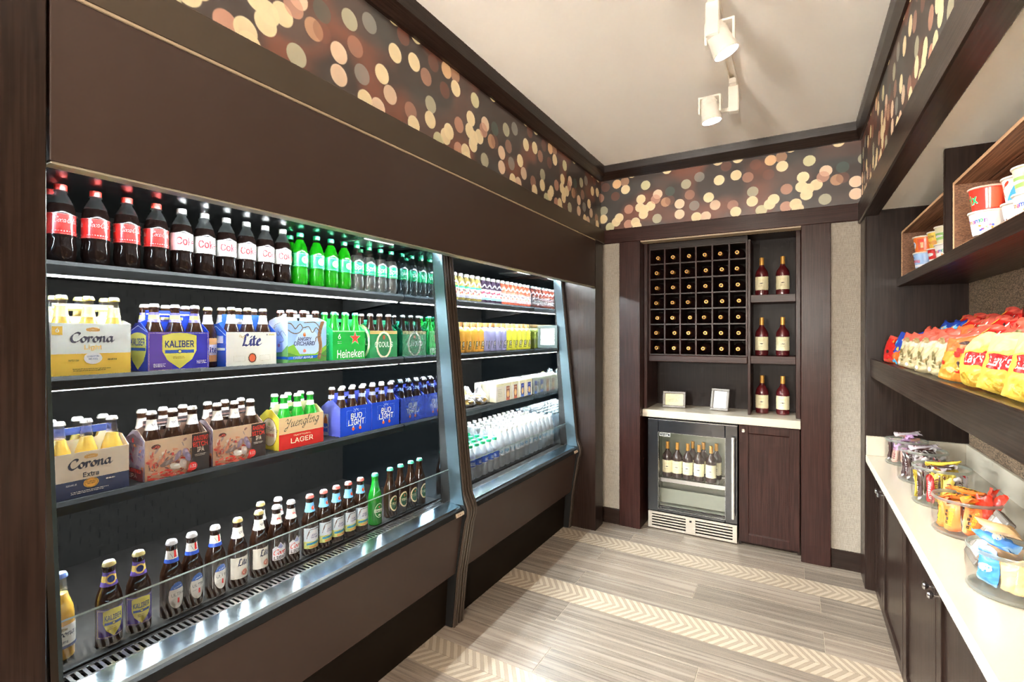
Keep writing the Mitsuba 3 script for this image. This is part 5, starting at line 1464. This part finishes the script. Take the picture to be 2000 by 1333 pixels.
CK = [(cup(trix(), (222, 60, 46), 'lid_pink'), 'red cereal cup with green lettering'), (cup(special(), (232, 230, 224), 'lid_white'), 'white and blue cereal cup with a big red letter'),
      (cup(confetti('Cinnamon', MIX, (236, 232, 228), 1), (236, 232, 228), 'lid_white'), 'white cereal cup with rainbow lettering'), (cup(confetti('', [(120, 60, 80), (90, 60, 60)], (238, 234, 230), 2), (238, 234, 230), 'lid_white'), 'white cereal cup with dark lettering'),
      (cup(flakes(), (226, 120, 56), 'lid_white'), 'orange cereal cup with a white oval'), (cup(bran(), (238, 202, 90), 'lid_white'), 'yellow cereal cup'),
      (cup(hoops(), (150, 180, 220), 'lid_white'), 'blue cereal cup with crimson lettering'), (cup(Art(.17, .062, (206, 50, 50)).shape(rect(-.09, -.031, .09, -.01), WHITE).shape(disc(0, .012, .02, .008), WHITE), (206, 60, 56), 'lid_white'), 'red and white cereal cup'),
      (cup(Art(.17, .062, (232, 226, 190)).shape(rect(-.09, -.02, .09, .01), (150, 190, 110)).shape(disc(0, -.004, .026, .005), WHITE), (232, 226, 190), 'lid_white'), 'cream cereal cup with a green band')]
Z0 = S_UP + .0125
Z1 = Z0 + .0795
SPOTS_ = [(2, .556, 2.20, Z0, 'bottom of the near crate'), (0, .556, 2.20, Z1, 'top of the near crate'), (3, .610, 2.095, Z0, 'bottom of the near crate'), (1, .610, 2.095, Z1, 'top of the near crate'), (2, .60, 1.97, Z0, 'bottom of the near crate at the picture edge'), (8, .60, 1.975, Z1, 'top of the near crate at the picture edge'),
          (6, .566, 3.16, Z0, 'bottom of the far crate'), (4, .566, 3.16, Z1, 'top of the far crate'), (7, .600, 3.04, Z0, 'bottom of the far crate'), (5, .600, 3.04, Z1, 'top of the far crate'), (2, .60, 2.90, Z0, 'bottom of the far crate by the upright board'), (8, .60, 2.90, Z1, 'top of the far crate by the upright board')]
for i, x, y, z, w in SPOTS_:
    CK[i][0].place('cereal_cup', CK[i][1] + ', ' + w, 'cereal cup', (x, y, z), 180 + 14 + rnd.uniform(-5, 5), 'cereal cups in the crates')

# crisp bags
def bag_surface(w, h, t, seed):
    def P(u, v, side):
        """u, v in -1..1; the bag stands in the (y, z) plane, front towards +x."""
        f = np.clip(1 - np.abs(u) ** 2.4, 0, 1) ** .62 * np.clip(1 - np.abs(v) ** 3.2, 0, 1) ** .75
        q = np.stack([u * 1.7 + seed, v * 1.7, np.full_like(u, side * 1.3 + seed)], -1)
        wr = (np_noise(q * 2.2) - .5) * .9 + (np_noise(q * 4.7) - .5) * .6 + (np_noise(q * 9.0) - .5) * .35
        crim = np.clip((np.abs(v) - .86) / .1, 0, 1)
        x = side * t / 2 * f * (1 + .9 * wr * (.3 + .7 * np.clip(np.abs(v) * 1.3 + np.abs(u) * .5, 0, 1))) + crim * .003 * np.sin(u * 40) + .012 * np.sin(u * 2.2 + seed) * np.abs(v) ** 2
        y = u * w / 2 * (1 - .07 * np.abs(v) ** 1.5) + .006 * wr * np.abs(v)
        z = v * h / 2 + h / 2 + .010 * np.sin(u * 3.1 + seed * 2) * np.clip(v, 0, 1) ** 2 - .012 * np.clip(v, -1, 0) ** 2 * np.abs(u) ** 2 * -1
        return np.stack([x, y, z], -1)
    return P
def bag(paint, art, seed, w=.192, h=.178, t=.056):
    P = bag_surface(w, h, t, seed)
    nu, nv = 33, 33
    u, v = np.meshgrid(np.linspace(-1, 1, nu), np.linspace(-1, 1, nv))
    V, F, C = [], [], []
    for side in (1, -1):
        p = P(u.ravel(), v.ravel(), side)
        if side == 1:
            col = np.array([lin(paint(a, b)) for a, b in zip(u.ravel(), v.ravel())])
        base = len(V) * nu * nv
        f = []
        for i in range(nv - 1):
            for j in range(nu - 1):
                q = base + i * nu + j
                f.append([q, q + 1, q + nu + 1, q + nu] if side == 1 else [q, q + nu, q + nu + 1, q + 1])
        V.append(p)
        F += f
        C.append(col)
    k = Kit()
    k.add('bag', (np.vstack(V), np.array(F)), 'print_foil', True, color=np.vstack(C))
    if art is not None:
        art.step = .006
        m, c = art.build(lambda a, b, o: P(a / (w / 2), b / (h / 2), 1) + np.stack([o + .0022, 0 * o, 0 * o], -1) if np.ndim(o) else P(a / (w / 2), b / (h / 2), 1) + np.array([o + .0022, 0, 0]))
        k.add('print', m, 'print_foil', color=c)
    return k
def lays_art():
    a = Art(.192, .178)
    g = affinity.rotate(sg.Polygon(spline([(-.046, .022), (-.02, .026), (.02, .022), (.046, .030), (.050, -.004), (.040, -.032), (.02, -.026), (-.02, -.030), (-.044, -.024), (-.05, 0), (-.046, .022)], 4)), 0)
    a.shape(affinity.translate(affinity.scale(g, .92, .82, origin=(0, 0)), -.010, .004), (190, 34, 36))
    a.text("Lay's", -.010, -.010, .030, WHITE, width=.076, slant=.1)
    a.shape(disc(-.02, -.062, .034, .018), (214, 170, 60)).shape(disc(.03, -.068, .03, .016), (222, 180, 76)).shape(disc(.0, -.075, .026, .012), (198, 150, 50))
    return a
def squiggle(cols, seed, n=16, text=None):
    a = Art(.192, .178)
    r = random.Random(seed)
    for i in range(n):
        a.shape(affinity.rotate(disc(r.uniform(-.07, .07), r.uniform(-.08, .06), r.uniform(.006, .022), r.uniform(.004, .014), 10), r.uniform(0, 180)), r.choice(cols))
    if text:
        a.text(text, 0, .02, .022, text_col[text], width=.12, slant=.1)
    return a
text_col = {'Classic': (120, 70, 50)}
yel = lambda u, v: (218, 186, 78) if v < .45 + .12 * math.sin(u * 3) else (222, 202, 132)
redp = lambda u, v: (206, 40, 36) if abs(v) < .8 else (226, 90, 76)
blue = lambda u, v: (40, 70, 170) if v > -.1 + .3 * u else (214, 110, 50)
cream = lambda u, v: (196, 182, 142) if v < .3 + .2 * math.sin(u * 4) else (206, 92, 76) if v > .55 else (206, 196, 170)
oran = lambda u, v: (236, 150, 60) if v < .3 else (226, 110, 60)
scar = lambda u, v: (226, 104, 84) if v > -.2 else (232, 190, 120)
BAGS = {'yellow': [bag(yel, lays_art(), s) for s in (1.0, 4.4, 7.7)], 'red': [bag(redp, squiggle([(236, 226, 220), (60, 30, 30), (236, 150, 60)], s), 10.0 + s) for s in (1, 2)],
        'blue': [bag(blue, squiggle([(236, 190, 90), (200, 220, 240), (226, 90, 60), (90, 180, 220)], 3), 21.0)],
        'cream': [bag(cream, squiggle([(150, 130, 90), (236, 232, 220), (110, 100, 60), (200, 180, 130)], s, 14), 30.0 + s) for s in (4, 5)],
        'orange': [bag(oran, squiggle([(214, 50, 40), (60, 40, 40), (238, 210, 110)], 6), 41.0)], 'coral': [bag(scar, squiggle([(236, 220, 200), (190, 50, 40), (240, 200, 110)], 7), 52.0)]}
br = random.Random(77)
ys = [1.165 + .2 * i for i in range(12)]
front = ['yellow'] * 5 + ['orange'] + ['cream'] * 4 + ['blue', 'red']
backs = [['coral', 'yellow', 'yellow'], ['red', 'coral', 'orange'], ['red', 'orange', 'yellow'], ['red', 'coral', 'red']]
NAMES = {'yellow': 'yellow crisp bag', 'red': 'red crisp bag', 'blue': 'blue crisp bag', 'cream': 'cream crisp bag', 'orange': 'orange crisp bag', 'coral': 'coral crisp bag'}
seen = {}
for row in range(4):
    for i, y in enumerate(ys):
        if row and y < 1.5 + .25 * row - .3:
            continue
        kind = front[i] if row == 0 else br.choice(['coral', 'yellow', 'orange'] if y < 2.1 else ['coral', 'red', 'orange', 'cream'] if y < 2.9 else ['red', 'blue', 'coral'])
        if row == 3 and y > 2.4:
            kind = 'red'
        yy = y + br.uniform(-.014, .014)
        yy = min(yy, 3.462)
        lab = NAMES[kind]
        if row == 0:
            seen[kind] = seen.get(kind, 0) + 1
            lab += ', %s of its kind in the front row' % ORD[seen[kind] - 1] if front.count(kind) > 1 else ' in the front row of the lower shelf'
        else:
            lab += ' heaped in the %s row, %s from the far end' % (ROWS[row], NTH[len(ys) - 1 - i])
        br.choice(BAGS[kind]).place('crisp_bag', lab, 'crisp bag', ((.474, .585, .665, .742)[row], yy, S_LOW + .004 + .032 * row), (206 if row == 0 else 183) + br.uniform(-6, 6), 'crisp bags on the lower shelf', tilt=[((0, 1, 0), -13 - br.uniform(0, 3)), ((1, 0, 0), br.uniform(-4, 4))], scale=[.9, 1, br.uniform(.86, .98)])

# candy jars
def jar(x, y, r, h, label):
    k = thing('glass_jar', label, 'jar', 'glass candy jars on the countertop')
    to = T().translate([x, y, CT + .0006])
    outer = [(0, .0), (r * .93, 0), (r * .98, .004), (r, .012), (r, h - .022), (r * .95, h - .012), (r * .93, h - .006)]
    put('bowl', lathe(outer, 48, caps=False), 'jar_glass', k, smooth=40, to=to, label='clear glass bowl')
    put('rim', lathe([(r * .93, h - .008), (r * .965, h - .005), (r * .975, h), (r * .955, h + .005), (r * .925, h + .004), (r * .915, h - .002), (r * .93, h - .008)], 48, caps=False), 'rim_glass', k, smooth=40, to=to, label='rolled glass rim')
    put('base', lathe([(0, .0004), (r * .92, .0004), (r * .965, .006), (r * .92, .011), (0, .009)], 48), 'rim_glass', k, smooth=40, to=to, label='thick glass base')
    return to
scene['rim_glass'] = {'type': 'principledthin', 'base_color': rgb([.86, .90, .84]), 'roughness': .08, 'spec_trans': .8, 'diff_trans': .8, 'eta': 1.5}
def wrapper(L, W, Tk, paint, art, seed):
    P = bag_surface(W, L, Tk, seed)
    nu, nv = 9, 17
    u, v = np.meshgrid(np.linspace(-1, 1, nu), np.linspace(-1, 1, nv))
    V, F, C = [], [], []
    for side in (1, -1):
        q0 = P(u.ravel(), v.ravel(), side)
        b = len(V) * nu * nv
        for i in range(nv - 1):
            for j in range(nu - 1):
                q = b + i * nu + j
                F.append([q, q + 1, q + nu + 1, q + nu] if side == 1 else [q, q + nu, q + nu + 1, q + 1])
        V.append(q0)
        C.append(np.array([lin(paint(a, c)) for a, c in zip(u.ravel(), v.ravel())]))
    k = Kit()
    k.add('wrapper', (np.vstack(V), np.array(F)), 'print_foil', True, color=np.vstack(C))
    if art is not None:
        art.step = .006
        for s_, nm_ in ((1, 'print'), (-1, 'print')):
            m, c = art.build(lambda a, b, o: P(a / (W / 2) * s_, b / (L / 2), s_) + np.array([s_ * (o + .0008), 0, 0]))
            k.add(nm_, m, 'print_foil', color=c)
    return k
def bar_art(L, W, seed, col):
    a = Art(W, L)
    r = random.Random(seed)
    y = -L * .32
    while y < L * .3:
        q = r.uniform(.006, .011)
        a.shape(rect(-W * .2, y, W * .2, y + q * .35), col)
        if r.random() > .4:
            a.shape(rect(-W * .2, y + q * .35, -W * .2 + W * r.uniform(.1, .4), y + q * .8), col)
        y += q + .002
    return a
reese = Art(.055, .11)
reese.text("Reese's", .008, 0, .017, (240, 214, 60), width=.072, rot=78)
for i in range(4):
    reese.shape(rect(-.018 + .003 * (i % 2), -.03 + i * .016, -.010 + .003 * (i % 2), -.018 + i * .016), (70, 40, 20))
WR = {'orange': wrapper(.115, .056, .022, lambda u, v: (240, 140, 66) if abs(v) < .84 else (226, 120, 60), reese, 3.0),
      'scarlet': wrapper(.105, .05, .02, lambda u, v: (222, 58, 36), None, 5.0),
      'brown': wrapper(.135, .034, .016, lambda u, v: (62, 38, 34) if abs(v) < .86 else (190, 186, 186), bar_art(.135, .034, 1, (214, 206, 204)), 7.0),
      'silver': wrapper(.135, .036, .014, lambda u, v: (170, 160, 164), bar_art(.135, .036, 2, (70, 30, 34)), 9.0),
      'red': wrapper(.13, .034, .016, lambda u, v: (172, 40, 42), bar_art(.13, .034, 3, (236, 220, 210)), 11.0),
      'yellow': wrapper(.13, .036, .016, lambda u, v: (230, 206, 84), bar_art(.13, .036, 4, (120, 50, 40)), 13.0),
      'pink': wrapper(.12, .036, .016, lambda u, v: (222, 176, 160) if v < .3 else (196, 160, 200), bar_art(.12, .036, 5, (120, 60, 60)), 15.0),
      'blue': wrapper(.12, .075, .03, lambda u, v: (70, 140, 224) if abs(v) < .8 else (150, 196, 236), Art(.075, .12).shape(affinity.rotate(disc(0, 0, .026, .014), 20), WHITE), 17.0),
      'cookie': wrapper(.11, .08, .03, lambda u, v: (232, 192, 140), None, 19.0),
      'white': wrapper(.11, .05, .012, lambda u, v: (226, 220, 214), Art(.05, .11).shape(disc(0, .02, .016, .022), (150, 100, 84)), 23.0)}
JARS = [(.530, 3.425, .098, .130, 'glass jar of pale pink candy farthest along the countertop', ['pink', 'pink', 'silver', 'pink', 'brown'], 12, 'pink-toned'),
        (.536, 3.060, .099, .150, 'glass jar of dark chocolate bars, second from the end panel', ['brown', 'brown', 'silver', 'brown', 'red'], 14, 'dark'),
        (.533, 2.690, .102, .155, 'glass jar of mixed red, yellow and brown bars, middle one', ['red', 'yellow', 'brown', 'silver', 'yellow', 'brown'], 13, 'mixed'),
        (.534, 2.345, .100, .125, 'glass jar packed with orange candy behind the leaning sign', ['orange'], 13, 'orange'),
        (.520, 1.865, .100, .118, 'glass jar of blue cookie packs nearest the viewer', ['blue', 'cookie', 'white'], 7, 'blue')]
CW = {'orange': 'orange peanut butter candy pack', 'scarlet': 'scarlet foil candy twist', 'brown': 'dark brown chocolate bar', 'silver': 'silver-wrapped chocolate bar', 'red': 'red-wrapped wafer bar', 'yellow': 'yellow-wrapped peanut bar', 'pink': 'pink-wrapped nougat bar', 'blue': 'blue cookie pack', 'cookie': 'tan cookie pack', 'white': 'white printed packet'}
cr_ = random.Random(5)
def side_of(a):
    return ['wall', 'far wall', 'far', 'far aisle', 'aisle', 'near aisle', 'near', 'near wall'][int(round((a % (2 * math.pi)) / (math.pi / 4))) % 8] + ' side'
for x, y, r, h, lab, kinds, n_, tone_ in JARS:
    jar(x, y, r, h, lab)
    where_ = {'pink-toned': 'the farthest jar', 'dark': 'the second jar', 'mixed': 'the middle jar', 'orange': 'the orange-filled jar', 'blue': 'the nearest jar'}[tone_]
    group_ = 'sweets in ' + where_
    if tone_ in ('orange', 'blue'):
        m_ = 9 if tone_ == 'orange' else 6
        for i in range(m_):
            a = 2 * math.pi * i / m_ + .45
            kd = kinds[i % len(kinds)]
            q = r - (.030 if tone_ == 'orange' else .036)
            WR[kd].place('candy_pack', CW[kd] + ' at the ' + side_of(a) + ' of ' + where_, 'candy', (x + q * math.cos(a), y + q * math.sin(a), CT + (.014 if tone_ == 'orange' else .022)), math.degrees(a) + (0 if tone_ == 'orange' else cr_.uniform(-10, 10)), group_, tilt=[((0, 1, 0), cr_.uniform(-3, 1)), ((1, 0, 0), cr_.uniform(-7, 7))], scale=[.8, .92, .9] if tone_ == 'orange' else [.8, .9, .82])
        if tone_ == 'orange':
            for i, (dx, dy, dz, rz) in enumerate([(-.015, .02, .124, 30), (.0, -.03, .124, 80), (.01, .03, .125, -10)]):
                WR['orange'].place('candy_pack', 'orange candy pack lying on the orange-filled jar, ' + ['lowest', 'middle', 'topmost'][i] + ' of three', 'candy', (x + dx + .05 * math.cos(math.radians(rz)), y + dy + .05 * math.sin(math.radians(rz)), CT + dz - .01 + .012 * i), rz, group_, tilt=[((0, 1, 0), -90 + 6)], scale=[.8, .9, .9])
            for i, (dx, dy, dz, rz) in enumerate([(.055, -.035, .085, 20), (.06, .02, .09, -35), (.03, -.065, .08, 60)]):
                WR['scarlet'].place('candy_pack', 'scarlet foil candy twist over the rim of the orange-filled jar, ' + ['near the wall', 'toward the far side', 'toward the viewer'][i], 'candy', (x + dx, y + dy, CT + dz), rz, group_, tilt=[((0, 1, 0), 28 - 14 * i)], scale=[.8, .9, .75])
        else:
            for i, (dx, dy, dz, rz, kd) in enumerate([(.02, .03, .158, 15, 'cookie'), (-.0, -.03, .128, -50, 'blue')]):
                WR[kd].place('candy_pack', CW[kd] + ' lying on top of the nearest jar', 'candy', (x + dx, y + dy, CT + dz), rz, group_, tilt=[((0, 1, 0), -76)], scale=[.8, .9, .8])
    else:
        for i in range(n_ - 3):
            a = 2 * math.pi * i / (n_ - 3) + .3
            kd = kinds[i % len(kinds)]
            q = r - .026
            WR[kd].place('candy_bar', CW[kd] + ' at the ' + side_of(a) + ' of ' + where_, 'candy', (x + q * math.cos(a), y + q * math.sin(a), CT + .013), math.degrees(a) + cr_.uniform(-14, 14), group_, tilt=[((0, 1, 0), cr_.uniform(-3, 0)), ((1, 0, 0), cr_.uniform(-8, 8))], scale=[.9, .9, .86])
        for i in range(5):
            a = 2 * math.pi * i / 5
            kd = kinds[(i * 3 + 1) % len(kinds)]
            WR[kd].place('candy_bar', CW[kd] + ' in the middle of ' + where_ + ', ' + side_of(a), 'candy', (x + .034 * math.cos(a), y + .034 * math.sin(a), CT + .013), math.degrees(a) + 90, group_, tilt=[((1, 0, 0), cr_.uniform(-3, 3))], scale=[.8, .8, .86])
        for i in range(4):
            kd = kinds[(i * 2 + 1) % len(kinds)]
            rz = 40 + 47 * i
            c_, s_ = math.cos(math.radians(rz)), math.sin(math.radians(rz))
            WR[kd].place('candy_bar', CW[kd] + ' across the top of ' + where_ + ['', ', second layer', ', third layer', ', topmost'][i], 'candy', (x + .058 * c_ - (.012 * i - .02) * s_, y + .058 * s_ + (.012 * i - .02) * c_, CT + max(h - .016, .133) + .009 * i), rz, group_, tilt=[((0, 1, 0), -88 + 2 * i)], scale=[.9, .9, .86])

sign_frame('silver-grey framed sign leaning among the candy jars on the countertop', .128, .168, (.473, 2.068, CT + .001), 177, 28, (230, 236, 232), depth=.022, rim=.019, mat_='frame_silver', lines=7, seed=4, recess=.006)
mat('frame_silver', (128, 120, 111), .4)
